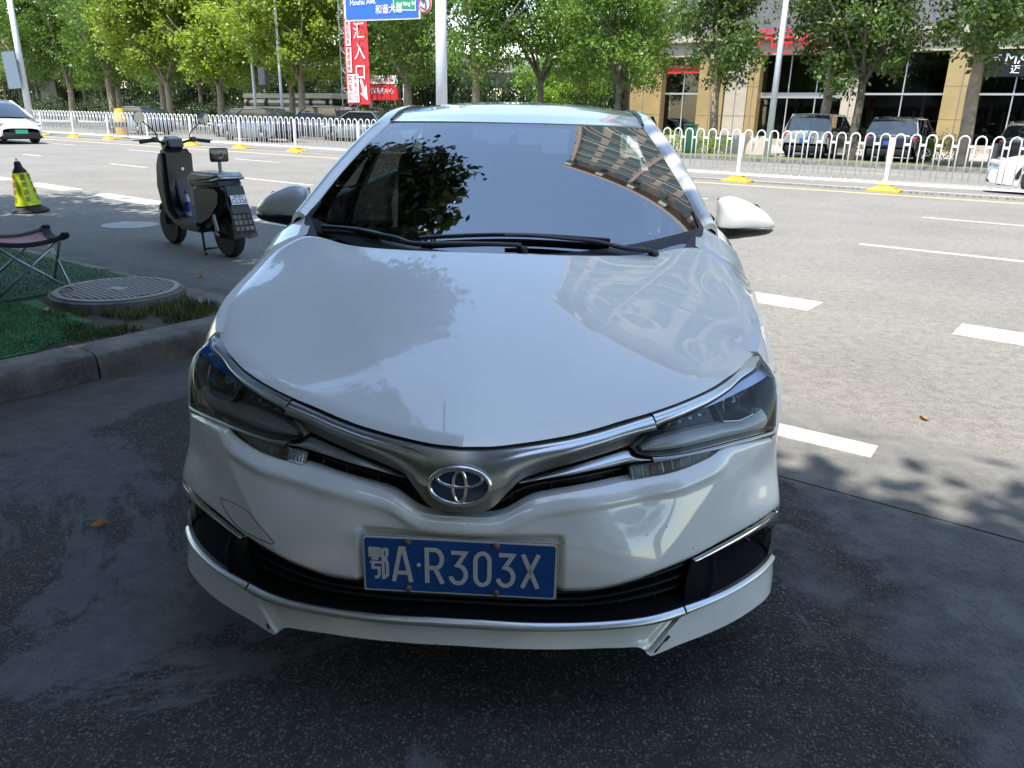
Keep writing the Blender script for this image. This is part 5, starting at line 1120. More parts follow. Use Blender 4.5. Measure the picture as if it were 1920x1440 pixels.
# right-hand planting by the kerb
def hedge(label, t0, t1, n, h, mat, d=.5):
    lb = [(x, rt.uniform(-.1, .1), h*.55, h*.52) for x in np.arange(t0, t1, .32)]
    me = crown_mesh('hedge', lb, int(2600*(t1-t0)/2), .07, 51, mat); o = link('hedge', me); o.matrix_world = RM@Matrix.Translation((0, n, .12)); return tag(o, label, 'hedge')
M_hedge = leafmat('hedge_leaf', (.06, .09, .02), (.14, .16, .045), .3)
hedge('clipped yellowish hedge below the dark shop window', 5.2, 9.9, 34.5, 1.25, M_hedge)
hedge('leafy green shrub border before the gold column', 3.6, 6.0, 33.2, .95, M_bright)
hedge('low flowering border by the green bin', 12.2, 16.8, 31.8, .8, M_bright)
fern = MB(); rf = random.Random(9)
for k in range(34):
    a = rf.uniform(0, 2*PI); L_ = rf.uniform(.6, 1.0); e = rf.uniform(.3, 1.1); p0 = Vector((0, 0, .55)); d = Vector((math.cos(a), math.sin(a), 0))
    Q = [p0+d*L_*q*math.cos(e)+Vector((0, 0, L_*q*math.sin(e)-.55*L_*q*q)) for q in np.linspace(0, 1, 6)]; sdv = Vector((-d.y, d.x, 0))
    for i in range(5):
        w0, w1 = .05*(1-i/5)+.012, .05*(1-(i+1)/5)+.008; fern.add([Q[i]-sdv*w0, Q[i]+sdv*w0, Q[i+1]+sdv*w1, Q[i+1]-sdv*w1], [(0, 1, 2, 3)])
pt = thing('cycad_plant', 'spiky cycad palm before the gold-framed shop window', 'plant', W(16.4, 34, .12)); fern.build('fronds', M_bright, pt); MB().lathe([(.12, 0), (.15, .3), (.08, .58)], (0, 0, 0), 12).build('stem', M_bark2, pt)
# ------------------------------------------------------------------ shade trees over the sedan, standing on the island and behind the viewer
NEAR_LEAF = leafmat('shade_darkened_leaf', (.02, .038, .012), (.05, .08, .022), .14)  # darker leaf copy: shade of the undersides is put into the colour
def near_tree(label, x, y, h, lobes, count, seed, trunk_r=.2, lift=0.0):
    k_ = lift/math.tan(SUN_EL); lobes = [(a+math.sin(SUN_AZ)*k_, b+math.cos(SUN_AZ)*k_, c+lift, r) for a, b, c, r in lobes]
    o = thing('shade_tree', label, 'tree', (x, y, IZ-.012)); lb = [(a-x, b-y, c, r) for a, b, c, r in lobes]
    link('crown', crown_mesh('shade_crown', lb, int(count*2.6), .20, seed, NEAR_LEAF), None, o)
    mb = MB(); mb.tube([(0, 0, -.1), (.05, .03, h*.5), (0, 0, h)], [trunk_r*1.2, trunk_r, trunk_r*.85], 12)
    for a, b, c, r in lb: mb.tube([(0, 0, h*.93), (a*.45, b*.45, h+(c-h)*.55), (a, b, c)], [trunk_r*.45, trunk_r*.28, .02], 7)
    mb.build('trunk', M_bark, o, smooth=True); return o
near_tree('big-leaved tree on the island whose crown shades the sedan', -5.2, .2, 3.6,
   [(-3.6, -.6, 5.6, 1.5), (-2.2, .6, 5.9, 1.35), (-2.4, -1.9, 5.6, 1.1), (-1.5, -.5, 5.7, 1.0), (-1.0, -2.0, 5.8, 1.4), (-4.6, 1.6, 5.7, 1.5), (-3.0, 2.2, 6.3, 1.4), (-2.0, 1.9, 6.6, 1.1), (.5, -2.4, 5.8, 1.2), (-5.8, .0, 5.6, 1.5), (-4.0, -2.8, 5.8, 1.5), (-5.4, 3.0, 6.0, 1.4), (.2, -3.0, 6.0, 1.4), (1.5, -2.9, 6.0, 1.0), (-3.2, .8, 7.0, 1.4), (-1.15, -1.8, 6.6, 1.0), (-.6, -1.75, 5.3, .95), (-1.4, -1.6, 5.2, 1.1), (0, -2.5, 6.7, 1.1), (-1.2, .5, 6.3, 1.0), (-1.7, -.6, 6.7, 1.1), (-.7, -2.6, 6.6, 1.2)], 22000, 61, lift=1.8)
near_tree('big-leaved tree on the island leaning over the scooter', -6.3, 3.5, 3.8,
   [(-4.6, 4.4, 5.8, 1.3), (-3.3, 5.4, 6.0, 1.25), (-2.5, 4.6, 6.0, .95), (-2.3, 6.2, 6.3, 1.0), (-3.6, 7.0, 6.4, 1.2), (-2.9, 3.8, 6.2, .9), (-4.9, 6.0, 6.0, 1.4), (-3.2, 6.2, 7.4, 1.2), (-4.2, 5.0, 7.4, 1.4), (-6.0, 4.6, 6.2, 1.4), (-1.75, 4.5, 6.1, .55), (-1.7, 5.4, 6.3, .6)], 11000, 64)
near_tree('second shade tree further left along the island', -9.6, 3.6, 3.6,
   [(-9.2, 4.0, 5.6, 1.6), (-7.6, 4.6, 5.8, 1.5), (-8.0, 6.2, 5.9, 1.5), (-10.2, 5.8, 5.8, 1.6), (-6.4, 5.6, 6.0, 1.1), (-10.8, 3.0, 5.8, 1.5), (-7.2, 3.2, 5.8, 1.4), (-9.0, 7.4, 6.0, 1.2), (-11.5, 7.0, 6.0, 1.4)], 9000, 62)
near_tree('shade tree behind the viewer right of the driveway', 4.0, -6.2, 3.8,
   [(3.6, -4.6, 5.8, 1.5), (2.2, -3.4, 6.0, 1.1), (4.2, -3.0, 6.0, 1.2), (5.4, -3.6, 5.8, 1.4), (3.2, -6, 6.2, 1.6), (5.2, -6, 6.2, 1.6), (6.8, -4.6, 6.0, 1.4), (1.4, -5.2, 6.0, 1.4), (6.2, -2.6, 6.2, 1.0)], 8000, 63, lift=1.5)

for k, (x, y) in enumerate(((-7.5, -7.5), (-2.2, -7.0), (3.0, -8.0), (8.5, -6.5))):  # unseen trees added to block light from behind and darken the chrome
    o = thing('added_rear_tree', ['unseen magnolia added behind the viewer, leftmost of four', 'unseen magnolia added behind the viewer, second from the left', 'unseen magnolia added behind the viewer, third from the left', 'unseen magnolia added behind the viewer, rightmost of four'][k], 'tree', (x, y, 0), k*1.7, 'added trees behind the viewer'); o.scale = (1.15, 1.15, .95)
    link('trunk', TMG[k % 2], None, o); link('crown', MG[k % 3], None, o)
# ================================================================== shop building across the road
M_gold = pm('gold_cladding', (.32, .235, .105), .5, .15, noise=(1.5, .12)); M_beige = pm('beige_stone', (.36, .315, .25), .8, noise=(1.2, .12)); M_dtile = pm('dark_wall_tile', (.12, .115, .12), .5, noise=(2, .25))
M_shop = pm('dark_shop_interior', (.03, .032, .034), .8, noise=(.8, .5)); M_shopglass = glassm('shop_glass', (.35, .40, .40), 1.6)
M_redsign = pm('red_sign', (.60, .02, .03), .5); M_alu = pm('aluminium_frame', (.55, .56, .57), .4, .7)
BN = 47.0
bld = thing('shop_building', 'tall building with gold and beige piers over dark glass shops', 'building', W(0, BN)); BI = Matrix.Translation(-W(0, BN))
def bpart(name, mb, mat, parent=None): 
    me = mb.build(name, mat, parent or bld); me.data.transform(RM); me.data.update()
    if parent is None: me.matrix_parent_inverse = BI
    return recalc(me)
def bx(t0, t1, n0, n1, z0, z1): return MB().box(((t0+t1)/2, (n0+n1)/2, (z0+z1)/2), (abs(t1-t0), abs(n1-n0), z1-z0))
T0, T1 = 24.5, -36.0
bpart('core', bx(T0, T1, BN+7.0, BN+16, 0, 56), M_beige)
bpart('upper_block', bx(T0, T1, BN+.6, BN+7.0, 6.4, 56), M_beige)
bpart('fascia', bx(T0, T1, BN-.25, BN+.6, 5.0, 5.75), M_beige); bpart('fascia_cap', bx(T0+.1, T1, BN-.55, BN+.6, 5.76, 6.1), M_beige)
bpart('tile_band', bx(T0, T1, BN+.35, BN+.6, 6.12, 8.4), M_dtile)
piers = [(24.3, 21.9, M_gold), (19.5, 17.9, M_gold), (17.8, 16.5, M_beige), (16.45, 15.85, M_gold), (11.2, 10.3, M_beige), (6.3, 4.75, M_gold), (-2.6, -4.0, M_gold), (-10, -11.4, M_beige), (-18, -19.4, M_gold), (-27, -28.4, M_beige)]
for a, b, m in piers:
    p = bpart('pier', bx(a, b, BN-.35, BN+1.0, .1, 4.98), m)
    for zz in (1.7, 3.3): bpart('pier_joint', bx(a+.004, b-.004, BN-.356, BN-.34, zz, zz+.025), M_dtile, p)
    bpart('pier_groove', bx((a+b)/2+.02, (a+b)/2-.02, BN-.358, BN-.34, .1, 4.9), M_dtile, p)
bays = [(21.9, 19.5), (15.85, 11.2), (10.3, 6.3), (4.75, -2.6), (-4.0, -10), (-11.4, -18), (-19.4, -27)]
for i, (a, b) in enumerate(bays):
    w = bpart('shop_window', bx(a-.005, b+.005, BN+.30, BN+.32, .5, 4.98), M_shopglass)
    bpart('window_sill', bx(a-.005, b+.005, BN+.2, BN+.5, .1, .5), M_beige, w)
    nmu = max(2, int(abs(a-b)/1.4))
    for k in range(1, nmu): x = a+(b-a)*k/nmu; bpart('mullion', bx(x+.03, x-.03, BN+.25, BN+.36, .5, 4.98), M_alu, w)
    bpart('transom', bx(a-.005, b+.005, BN+.22, BN+.38, 2.9 if i != 1 else 2.72, 3.0 if i != 1 else 3.02), M_alu, w)
bpart('shop_back_wall', bx(T0-.2, T1+.2, BN+6.4, BN+6.6, .1, 4.98), M_shop); bpart('shop_floor', bx(T0-.2, T1+.2, BN+.5, BN+6.4, .05, .12), M_shop); bpart('shop_ceiling', bx(T0-.2, T1+.2, BN+.6, BN+6.4, 4.97, 5.0), pm('shop_ceiling_grey', (.25, .25, .25), .8))
for a in (10.2, 4.8, 15.9, -4): bpart('shop_partition', bx(a, a-.15, BN+.9, BN+6.4, .1, 4.98), M_shop)
bpart('window_film', bx(9.6, 7.2, BN+.42, BN+.44, 1.6, 3.6), pm('grey_panel', (.16, .16, .16), .7))
bpart('red_emblem', MB().lathe([(.001, 0), (.42, 0), (.42, .02), (.001, .02)], (9.75, BN+.5, 2.55), 24, 'Y'), M_redsign)
nb = bpart('notice_board', bx(9.05, 8.6, BN+.5, BN+.53, 2.45, 2.9), pm('notice_blue', (.15, .3, .55), .5)); bpart('notice_paper', bx(9.02, 8.63, BN+.48, BN+.5, 2.6, 2.72), M_sticker, nb)
sgn = bpart('red_shop_sign', bx(15.6, 11.6, BN-.75, BN-.58, 5.05, 5.1), M_redsign)
text('shop_letters', '汽车名店', 1.15, frame_mat(W(13.9, BN-.62, 5.75), -TV, (0, 0, 1)), M_redsign, sgn, .06)
bpart('red_fascia_strip', bx(21.8, 19.6, BN+.1, BN+.22, 4.1, 4.6), M_redsign)
blk = bpart('black_shop_sign', bx(4.7, -2.5, BN-.05, BN+.2, 3.75, 4.95), pm('sign_black', (.012, .014, .022), .3))
text('sign_letters', 'MAN', .72, frame_mat(W(3.95, BN-.07, 4.55), -TV, (0, 0, 1)), M_sticker, blk, .02, 'LEFT'); text('sign_letters', '迈', .42, frame_mat(W(3.62, BN-.07, 4.05), -TV, (0, 0, 1)), M_sticker, blk, .02, 'LEFT')
for k in range(4): bpart('sign_stripe', bx(4.62-.07*k, 4.1, BN-.07, BN-.05, 4.72-.11*k, 4.76-.11*k), M_sticker, blk)
M_cur = pm('brown_curtain', (.13, .10, .07), .9)
for k in range(26):
    a = 4.7-k*.28; bpart('curtain_fold', MB().tube([(a, BN+.55, .5), (a, BN+.55, 3.7)], .10, 8), M_cur)
# upper storeys: bays of windows, balconies and bands (the part mirrored in the windscreen)
M_uglass = pm('upper_window_glass', (.05, .10, .09), .08, coat=1.0); M_pinkband = pm('pink_stone_band', (.42, .33, .30), .8); M_cream = pm('cream_render', (.58, .56, .46), .85)
fl_h = 3.1
wm = None; sm = None; bmh = None
for f in range(15):
    z = 9.0+f*fl_h
    bpart('floor_band', bx(T0-.05, T1, BN+.40, BN+.60, z-.55, z-.25), M_cream if f % 2 else M_pinkband)
    for k in range(17):
        tt = T0-2.2-k*3.45
        bow = k % 3 == 1
        if wm is None:
            o = MB().box((0, 0, 0), (2.35, .12, 1.75)).build('window', M_uglass, bld); wm = o.data
            o2 = MB().box((0, 0, 0), (2.6, .10, .10)).build('window_sill', M_cream, o); sm = o2.data; o3 = MB().box((0, 0, 0), (.07, .14, 1.75)).build('window_bar', M_cream, o); bmh = o3.data
        else:
            o = link('window', wm, None, bld); o2 = link('window_sill', sm, None, o); o3 = link('window_bar', bmh, None, o)
        o2.location = (0, -.08, -.95); o3.location = (.3, -.02, 0)
        o.location = W(tt, BN+.52, z+.85)-W(0, BN); o.rotation_euler = (0, 0, RANG)
for k in range(6): bpart('bay_column', bx(T0-.5-k*10.35, T0-1.0-k*10.35, BN-.05, BN+.6, 8.2, 55), M_pinkband)
for k in range(11): bpart('cornice_bracket', bx(T0-k*5.6, T0-1.2-k*5.6, BN-.6, BN+.6, 54.2, 55.6), M_cream)
bpart('cornice', bx(T0, T1, BN-.8, BN+.6, 55.6, 56.4), M_pinkband)
# ================================================================== overpass far behind
M_oconc = pm('overpass_concrete', (.30, .28, .25), .9, noise=(.3, .2))
ov = thing('overpass', 'grey concrete flyover crossing far behind the trees', 'overpass', (-20, 112, 0)); OI = Matrix.Translation((20, -112, 0))
Mo = Matrix.Translation((-20, 112, 0))@Matrix.Rotation(R(4), 4, 'Z')
def opart(name, mb, mat): o = mb.build(name, mat, ov); o.data.transform(Mo); o.matrix_parent_inverse = OI; return o
opart('girder', MB().prism([(-4, 5.2), (4, 5.2), (6, 6.9), (6, 7.6), (-6, 7.6), (-6, 6.9)], 160, Matrix(((0, 0, 1, -80), (1, 0, 0, 0), (0, 1, 0, 0), (0, 0, 0, 1)))), M_oconc)
opart('parapet', MB().box((0, -5.9, 8.1), (160, .25, 1.1)), M_oconc)
for x in (-62, -40, -18, 4, 26, 48): opart('pier', MB().box((x+11.5, 0, 2.6), (2.2, 2.6, 5.2)), M_oconc)
for x in range(-70, 80, 6): opart('parapet_post', MB().box((x, -6.05, 8.2), (.25, .1, 1.3)), M_oconc)
# ================================================================== sign mast, banner, poles
M_pole = pm('grey_white_pole', (.62, .64, .66), .45, noise=(2, .08)); M_signblue = pm('sign_blue', (.012, .10, .55), .4); M_signgreen = pm('sign_green', (.01, .22, .10), .4); M_signwhite = pm('sign_white', (.80, .80, .80), .45)
mast = thing('sign_mast', 'tall white mast carrying the blue direction sign', 'sign', W(17.0, 20.0, .004)); 
MB().tube([(0, 0, 0), (0, 0, 7.5)], [.19, .165], 20).build('mast', M_pole, mast, smooth=True); MB().lathe([(.34, 0), (.34, .04), (.2, .05)], (0, 0, 0), 20).build('foot_plate', M_pole, mast)
MSg = frame_mat((0, 0, 0), -TV, (0, 0, 1)); xs_ = -TV
def ml(dx, z, dn=-.2): return Vector((0, 0, z))+xs_*dx+NV*dn
for z in (4.85, 6.6): MB().tube([ml(0, z, 0), ml(-4.2, z+.02, -.05)], .07, 10).build('arm', M_pole, mast)
MB().prism([(-4.05, 4.30), (-.72, 4.22), (-.72, 7.1), (-4.05, 7.1)], .05, frame_mat(ml(0, 0, -.12), xs_, (0, 0, 1))).build('sign_back', M_signwhite, mast)
sb = MB().prism([(-4.01, 4.345), (-.76, 4.265), (-.76, 7.06), (-4.01, 7.06)], .01, frame_mat(ml(0, 0, -.175), xs_, (0, 0, 1))).build('sign_face', M_signblue, mast)
gp = MB().prism([(-1.82, 4.52), (-.86, 4.46), (-.86, 5.35), (-1.82, 5.35)], .006, frame_mat(ml(0, 0, -.19), xs_, (0, 0, 1))).build('green_panel', M_signwhite, sb)
MB().prism([(-1.79, 4.55), (-.89, 4.49), (-.89, 5.32), (-1.79, 5.32)], .004, frame_mat(ml(0, 0, -.1975), xs_, (0, 0, 1))).build('green_panel_face', M_signgreen, gp)
def st_(body, x, z, s, par, dn=-.20, al='LEFT', sx=1.0): text('sign_text', body, s, frame_mat(ml(x, z, dn), xs_, (0, .0, 1)), M_signwhite, par, .003, al, sx=sx)
st_('后湖大道', -3.82, 5.18, .42, sb); st_('Houhu Ave.', -3.78, 4.83, .25, sb); st_('和谐大道', -2.62, 4.55, .30, sb); st_('三环线', -1.74, 4.98, .30, gp, -.206); st_('(三金潭方向)', -1.30, 4.95, .11, gp, -.206, sx=.62); st_('3rd Ring Rd', -1.66, 4.67, .17, gp, -.206)
rs = thing('no_turn_sign', 'round red-rimmed no left turn sign clamped to the mast', 'sign', W(17.0, 20.0, 4.62)+xs_*-.42+NV*-.28)
Mr = frame_mat((0, 0, 0), xs_, (0, 0, 1))
MB().lathe([(.001, -.02), (.27, -.02), (.27, .0)], (0, 0, 0), 32, M=Mr.to_3x3()).lathe([(.27, .0), (.001, .0)], (0, 0, 0), 32, M=Mr.to_3x3(), caps=False).build('disc', M_signwhite, rs)
MB().tube([Mr@Vector((.245*math.cos(2*PI*k/40), .245*math.sin(2*PI*k/40), .008)) for k in range(40)], .028, 6, closed=True, flat=.4).build('rim', M_redsign, rs)
MB().tube([Mr@Vector(p) for p in ((.06, -.15, .006), (.06, .02, .006), (.03, .09, .006), (-.06, .10, .006))], .024, 6, flat=.4).tube([Mr@Vector((-.02, .17, .006)), Mr@Vector((-.12, .10, .006)), Mr@Vector((-.02, .03, .006))], .016, 6).build('turn_arrow', M_ink, rs)
MB().tube([Mr@Vector((-.17, -.06, .008)), Mr@Vector((.08, -.19, .008))], .014, 6).build('bar', M_ink, rs)
# truss tower with banner
tw = thing('truss_tower', 'slim steel lattice tower holding the red banner', 'tower', W(33.4, 31.3, .1))
def tl_(dx, dn, z): return xs_*dx+NV*dn+Vector((0, 0, z))
for dx in (-.35, .25):
    for dn in (0, .5): MB().tube([tl_(dx, dn, 0), tl_(dx, dn, 9.5)], .035, 6).build('upright', M_steel, tw)
for k in range(19):
    z0, z1 = .1+k*.5, .6+k*.5
    for dn in (0, .5): MB().tube([tl_(-.35 if k % 2 else .25, dn, z0), tl_(.25 if k % 2 else -.35, dn, z1)], .02, 5).build('brace', M_steel, tw); MB().tube([tl_(-.35, dn, z1), tl_(.25, dn, z1)], .016, 5).build('rung', M_steel, tw)
bn = thing('entrance_banner', 'tall red banner with white characters and an arrow', 'banner', W(32.15, 31.0, .1))
Xb, Zb = np.meshgrid(np.linspace(-.86, .86, 15), np.linspace(1.75, 9.3, 30), indexing='ij')
Pb = np.zeros((15, 30, 3))
for i in range(15):
    for j in range(30): v = tl_(Xb[i, j], -.05+.025*math.sin(Xb[i, j]*6+Zb[i, j]*.8), Zb[i, j]); Pb[i, j] = v
cl_ = MB().grid(Pb, tuple(NV*.03)).build('cloth', M_redsign, bn, smooth=True)
def bt_(body, x, z, s, mt, par=cl_, dn=-.12, sx=1.0): text('banner_text', body, s, frame_mat(tl_(x, dn, z), xs_, (0, 0, 1)), mt, par, .004, sx=sx)
for k, ch in enumerate('名车汇入口'): bt_(ch, .30, 7.30-1.0*k, .86, M_signwhite)
for z0, body in ((4.65, '售后保养'), (3.35, '事故维修'), (5.95, '汽车美容'), (7.25, '二手精品')):
    pb = MB().prism([(-.72, z0), (-.34, z0), (-.34, z0+1.22), (-.72, z0+1.22)], .006, frame_mat(tl_(0, -.095, 0), xs_, (0, 0, 1))).build('white_panel', M_signwhite, cl_)
    for k, ch in enumerate(body): bt_(ch, -.53, z0+1.06-.30*k, .30, M_redsign, pb)
pb = MB().prism([(-.72, 1.85), (.12, 1.85), (.12, 3.25), (-.72, 3.25)], .006, frame_mat(tl_(0, -.095, 0), xs_, (0, 0, 1))).build('white_panel', M_signwhite, cl_)
for k, ch in enumerate('名车汇'): bt_(ch, -.50, 3.0-.44*k, .42, M_redsign, pb)
for k, ch in enumerate('停车入口'): bt_(ch, -.10, 3.05-.34*k, .30, M_redsign, pb)
MB().prism([(.22, 2.95), (.34, 3.05), (.56, 2.55), (.70, 2.72), (.74, 1.95), (.22, 2.28), (.42, 2.38)], .006, frame_mat(tl_(0, -.10, 0), xs_, (0, 0, 1))).build('arrow', M_signwhite, cl_)
# red hoarding beyond
hd = thing('red_hoarding', 'small red and white advertising hoarding behind the banner', 'sign', W(45.2, 46, 0))
MB().box(tl_(0, 0, 3.0), (3.4, .15, 1.2), (0, 0, RANG)).build('panel', M_redsign, hd); MB().box(tl_(0, -.02, 3.9), (3.4, .15, .62), (0, 0, RANG)).build('header', M_signwhite, hd)
for dx in (-1.3, 1.3): MB().tube([tl_(dx, .1, 0), tl_(dx, .1, 3)], .08, 8).build('leg', M_steel, hd)
text('hoarding_text', '名车汇 二手车', .42, frame_mat(tl_(0, -.11, 3.9), xs_, (0, 0, 1)), M_redsign, hd, .004); text('hoarding_text', '汽车服务中心', .46, frame_mat(tl_(0, -.09, 3.05), xs_, (0, 0, 1)), M_signwhite, hd, .004)
def lamp_post(label, t, n, h, r, arm=True, lean=0):
    o = thing('lamp_post', label, 'lamp post', W(t, n, .1)); MB().tube([(0, 0, 0), (0, 0, h)], [r, r*.6], 12).build('pole', M_pole, o, smooth=True)
    if arm: MB().tube(catmull([(0, 0, h-.1), tuple(-NV*.6+Vector((0, 0, h+.5))), tuple(-NV*2.0+Vector((0, 0, h+.75)))], 5), r*.45, 8).build('arm', M_pole, o); MB().bbox(-NV*2.3+Vector((0, 0, h+.75)), (.3, .7, .12), .03, (0, 0, RANG)).build('lamp_head', M_pole, o)
    return o
lamp_post('leaning grey lamp post in front of the dark glass shop', 9.75, 30.6, 9, .13)
lamp_post('thin grey lamp post between the plane trees and the coach', 37.8, 30.4, 8, .09)
lamp_post('grey pole carrying a camera box left of the coach', 41.0, 31, 8, .10)
lamp_post('slim white pole right of the hoarding', 41.0, 44, 6, .07)
lamp_post('slim pole right of the forked trunk under the overpass', 35.5, 58, 6, .09)
bo = tag(MB().bbox(W(39.9, 30.9, 3.35), (.6, .3, 1.0), .03, (0, 0, RANG)).build('camera_box', M_dtile, angle=40), 'dark control box mounted on the grey pole', 'box')
lp = lamp_post('thick white pole at the far left behind the white hatchback', 44.3, 19.6, 9, .17, False)
gb = thing('blank_sign', 'plain grey board hung on the thick white pole', 'sign', W(44.6, 19.3, 3.0)); MB().prism([(-.70, -.80), (.72, -.76), (.55, .95), (-.82, .95)], .04, frame_mat((0, 0, 0), xs_, (0, 0, 1))).build('board', pm('slate_grey', (.105, .14, .18), .6), gb); MB().box(NV*.1, (.1, .2, .1), (0, 0, RANG)).build('bracket', M_steel, gb)
bin_ = thing('litter_bin', 'dark green litter bin among the flower border', 'bin', W(13.2, 31.2, .12)); MB().bbox((0, 0, .55), (.5, .4, 1.0), .04).build('body', pm('bin_green', (.01, .08, .035), .5), bin_, angle=40); MB().bbox((0, 0, 1.1), (.56, .46, .08), .03).build('lid', pm('bin_lid', (.01, .06, .03), .5), bin_, angle=40)
for lb_, a, b in (('pale pink low planter wall left of the lamp post', 14.6, 10.6), ('pale stone block beside the far right trunk', 2.6, 1.2)):
    tag(MB().box(RM@Vector(((a+b)/2, 32.9, .45)), (abs(a-b), .4, .8), (0, 0, RANG)).build('planter_wall', pm('pink_stone', (.52, .42, .36), .85, noise=(2, .15))), lb_, 'wall')
# ================================================================== cars in the road
def simple_car(name, label, t, n, heading, col, L=4.6, Wd=1.82, H=1.5, kind='hatch', group=None, plate=(.02, .09, .35), z=.004):
    """lofted body, glasshouse, wheels, lamps; heading +1 faces +t, -1 faces -t; local x forward"""
    o = thing(name, label, 'car', W(t, n, z), RANG+(0 if heading > 0 else PI), group)
    M_p = pm('car_paint', col, .3, 0, 1.0)
    st = {'hatch': [(-.5, .62, .55, .84), (-.485, .38, .98, .92), (-.40, .22, 1.0, .97), (-.2, .2, .985, 1.0), (.05, .2, .97, 1.0), (.26, .2, .93, 1.0), (.40, .22, .80, .95), (.475, .26, .68, .86), (.5, .36, .56, .70)]}['hatch']
    P = []
    belt = .62*H
    for x, zl, zt, w in st:
        zt = belt*zt*1.02 if x < .3 else belt*zt*1.08; ring = []
        for k in range(17):
            a = PI*k/16-PI/2; ca, sa = math.cos(a), math.sin(a)
            yy = math.copysign(abs(sa)**.42, sa)*Wd/2*w*(1-.05*max(0, ca)**3); zz = zl+(zt-zl)*max(0, ca)**.38; ring.append((x*L, yy, zz))
        P.append(ring)
    Pa = np.array(P); Pd = np.array([catmull(Pa[:, j], 5) for j in range(17)]).transpose(1, 0, 2)
    body = recalc(MB().grid(Pd, (0, 0, -.02)).build('body', M_p, o, angle=50))
    # glasshouse
    gx = {'hatch': [(-.47, .0), (-.40, .72), (-.30, .95), (-.10, 1.0), (.06, .95), (.14, .72), (.30, .0)], 'suv': [(-.485, .0), (-.465, .72), (-.42, .95), (-.15, 1.0), (.06, .96), (.14, .72), (.27, .0)]}[kind]
    G_ = []
    for x, q in gx:
        zz = belt*.97+(H-belt*.97)*q; w = Wd/2*(.93-.20*q); G_.append([(x*L, -w, belt*.93), (x*L, -w, zz-.03), (x*L, -w*.86, zz), (x*L, 0, zz+.02), (x*L, w*.86, zz), (x*L, w, zz-.03), (x*L, w, belt*.93)])
    recalc(MB().grid(np.array(G_)).build('window_glass', pm('car_glass', (.015, .02, .022), .05, coat=1.0), o, angle=35))
    Rf = np.array([[(p[2][0], p[2][1]*1.02, p[2][2]+.012), (p[3][0], 0, p[3][2]+.018), (p[4][0], p[4][1]*1.02, p[4][2]+.012)] for p, (x, q) in zip(G_, gx) if q > .9]); recalc(MB().grid(Rf, (0, 0, -.03)).build('roof', M_p, o, smooth=True))
    for s in (1, -1):
        MB().tube([(gx[-1][0]*L, Wd/2*.94*s, belt*.97), (gx[-3][0]*L, Wd/2*.74*s, H-.05), (gx[2][0]*L, Wd/2*.74*s, H-.05), (gx[0][0]*L, Wd/2*.92*s, belt*.98)], .035, 6).build('pillar', M_p, o)
        for x in (.29, -.30):
            w = MB().lathe([(.19, -.1), (.3, -.1), (.325, -.06), (.325, .06), (.3, .1), (.19, .1)], (x*L, Wd/2*.9*s, .325), 24, 'Y').build('wheel', M_rubber, o, angle=40); MB().lathe([(.20, .09*s), (.06, .104*s), (.001, .106*s)], (x*L, Wd/2*.9*s, .325), 16, 'Y').build('rim', M_alloy, w, smooth=True)
            MB().tube([(x*L+.39*math.cos(a), Wd/2*.955*s, .325+.39*math.sin(a)) for a in np.linspace(0, PI, 14)], .05, 6, flat=.6).build('wheel_arch', M_black, o)
        MB().bbox((.462*L, Wd*.36*s, belt*.72), (.22, .36, .10), .03, (0, -.2, -.35*s)).build('headlamp', pm('headlamp_glass', (.45, .47, .5), .1, coat=1), o, angle=40)
        MB().bbox((-.478*L, Wd*.37*s, belt*.84), (.10, .34, .16), .03, (0, .1, .2*s)).build('tail_lamp', M_redlamp, o, angle=40)
        MB().bbox((.13*L, Wd/2*1.02*s, belt*1.03), (.12, .2, .13), .04).build('mirror', M_p, o, angle=40)
    MB().bbox((.492*L, 0, .34), (.06, Wd*.74, .22), .03).build('front_intake', M_black, o, angle=40); MB().bbox((-.49*L, 0, .36), (.06, Wd*.8, .2), .03).build('rear_valance', M_black, o, angle=40)
    MB().box((.502*L+.02, 0, .46), (.015, .44, .14)).build('front_plate', pm('car_plate', plate, .4), o); MB().box((-.5*L-.012, 0, .66), (.015, .44, .14)).build('rear_plate', pm('car_plate', plate, .4), o)
    MB().box((0, 0, .24), (L*.9, Wd*.8, .12)).build('floor_pan', M_black, o); return o
simple_car('white_hatchback', 'white electric crossover with green plate driving in from the left', 35.3, 14.2, -1, (.80, .80, .80), 4.6, 1.9, 1.6, plate=(.03, .42, .22))
simple_car('white_car', 'white car passing behind the railing at the right edge', -.75, 21.3, 1, (.80, .80, .79), 4.7, 1.85, 1.48)
simple_car('dark_car', 'dark blue car with red tail lamp behind the railing left of the scooter', 44.6, 25.6, 1, (.05, .07, .10), 4.6, 1.82, 1.5)
simple_car('dark_car', 'purple-black hatchback with tail lights right of the scooter mirror', 33.2, 25.2, 1, (.05, .045, .07), 4.5, 1.82, 1.52)
simple_car('dark_car', 'black saloon roof behind the purple hatchback', 37.8, 27.8, 1, (.03, .03, .035), 4.6, 1.8, 1.5)
simple_car('parked_suv', 'dark SUV with a red roof edge left of the banner', 34.2, 30.0, 1, (.03, .035, .035), 4.6, 1.85, 1.72, 'suv')
simple_car('parked_suv', 'grey car parked right below the red banner', 30.6, 29.7, 1, (.10, .11, .11), 4.5, 1.82, 1.5)
g1 = simple_car('parked_suv', 'grey-green SUV parked nose-in before the glass shop', 8.6, 33.6, 1, (.22, .24, .22), 4.5, 1.85, 1.62, 'suv', z=.12); g1.rotation_euler[2] = math.atan2(NV.y, NV.x)
g2 = simple_car('parked_suv', 'black SUV parked right of the grey-green one', 5.6, 33.4, 1, (.02, .02, .022), 4.5, 1.85, 1.55, 'suv', z=.12); g2.rotation_euler[2] = math.atan2(NV.y, NV.x)
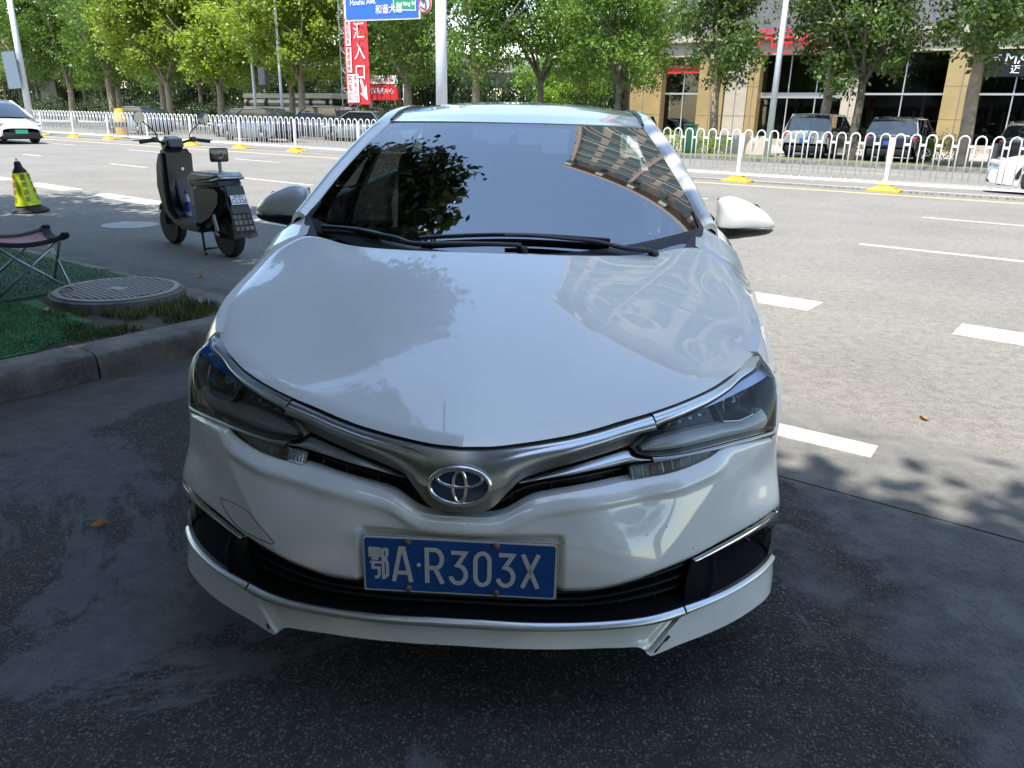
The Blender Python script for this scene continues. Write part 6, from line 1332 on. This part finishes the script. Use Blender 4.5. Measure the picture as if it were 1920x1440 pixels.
g3 = simple_car('parked_suv', 'black car with blue plate parked at the far right edge', 1.5, 34.6, 1, (.02, .02, .024), 4.5, 1.85, 1.5, z=.12); g3.rotation_euler[2] = math.atan2(NV.y, NV.x)
co = thing('coach', 'cream roofed coach with dark windows parked behind the plane trees', 'bus', W(45.4, 38.0, 0), RANG)
MB().bbox((0, 0, 1.05), (9.5, 2.4, 1.4), .15).build('lower_body', pm('coach_cream', (.75, .70, .60), .4), co, angle=40); MB().bbox((0, 0, 1.98), (9.3, 2.3, .62), .08).build('window_band', pm('coach_glass', (.02, .02, .022), .08, coat=1), co, angle=40); MB().bbox((0, 0, 2.42), (9.4, 2.36, .34), .12).build('roof', MATS['coach_cream'], co, angle=40)
for x in (-3, 3):
    for s in (1, -1): MB().lathe([(.2, -.12), (.45, -.12), (.48, 0), (.45, .12), (.2, .12)], (x, 1.1*s, .48), 20, 'Y').build('wheel', M_rubber, co, angle=40)
tb = thing('yellow_barrel', 'yellow roadside crash barrel behind the railing', 'barrel', W(38.2, 21.0, .004)); MB().lathe([(.28, 0), (.30, .1), (.28, .5), (.30, .9), (.20, 1.35), (.001, 1.38)], (0, 0, 0), 20).build('body', M_basey, tb, angle=50)
MB().lathe([(.302, .55), (.302, .75)], (0, 0, 0), 20, caps=False).build('stripe', M_ink, tb)

# ================================================================== unseen shop row added behind the viewer, darkens the bumper and chrome
rb = thing('added_shop_row', 'unseen shop row added behind the viewer to darken the sedan front', 'building', W(0, -10)); 
def rpart(name, t0, t1, n0, n1, z0, z1, mat, par=None):
    o = bx(t0, t1, n0, n1, z0, z1).build(name, mat, par or rb); o.data.transform(RM); o.data.update()
    if par is None: o.matrix_parent_inverse = Matrix.Translation(-W(0, -10))
    return recalc(o)
M_rwall = pm('rear_wall_render', (.22, .20, .17), .9, noise=(.6, .2))
rpart('wall', 34, -34, -18, -9.6, 0, 15, M_rwall); rpart('awning', 34, -34, -9.6, -8.2, 3.3, 3.5, M_dtile)
for k in range(15):
    t_ = 32-k*4.5; d_ = rpart('shop_front', t_, t_-3.6, -9.6, -9.5, .1, 3.0, M_uglass); rpart('door_frame', t_-1.7, t_-1.9, -9.5, -9.44, .1, 3.0, M_alu, d_)
    for f in range(3): w_ = rpart('window', t_-.6, t_-2.8, -9.6, -9.5, 5+f*3.2, 6.7+f*3.2, M_uglass); rpart('sill', t_-.5, t_-2.9, -9.6, -9.4, 4.85+f*3.2, 4.99+f*3.2, M_cream, w_)
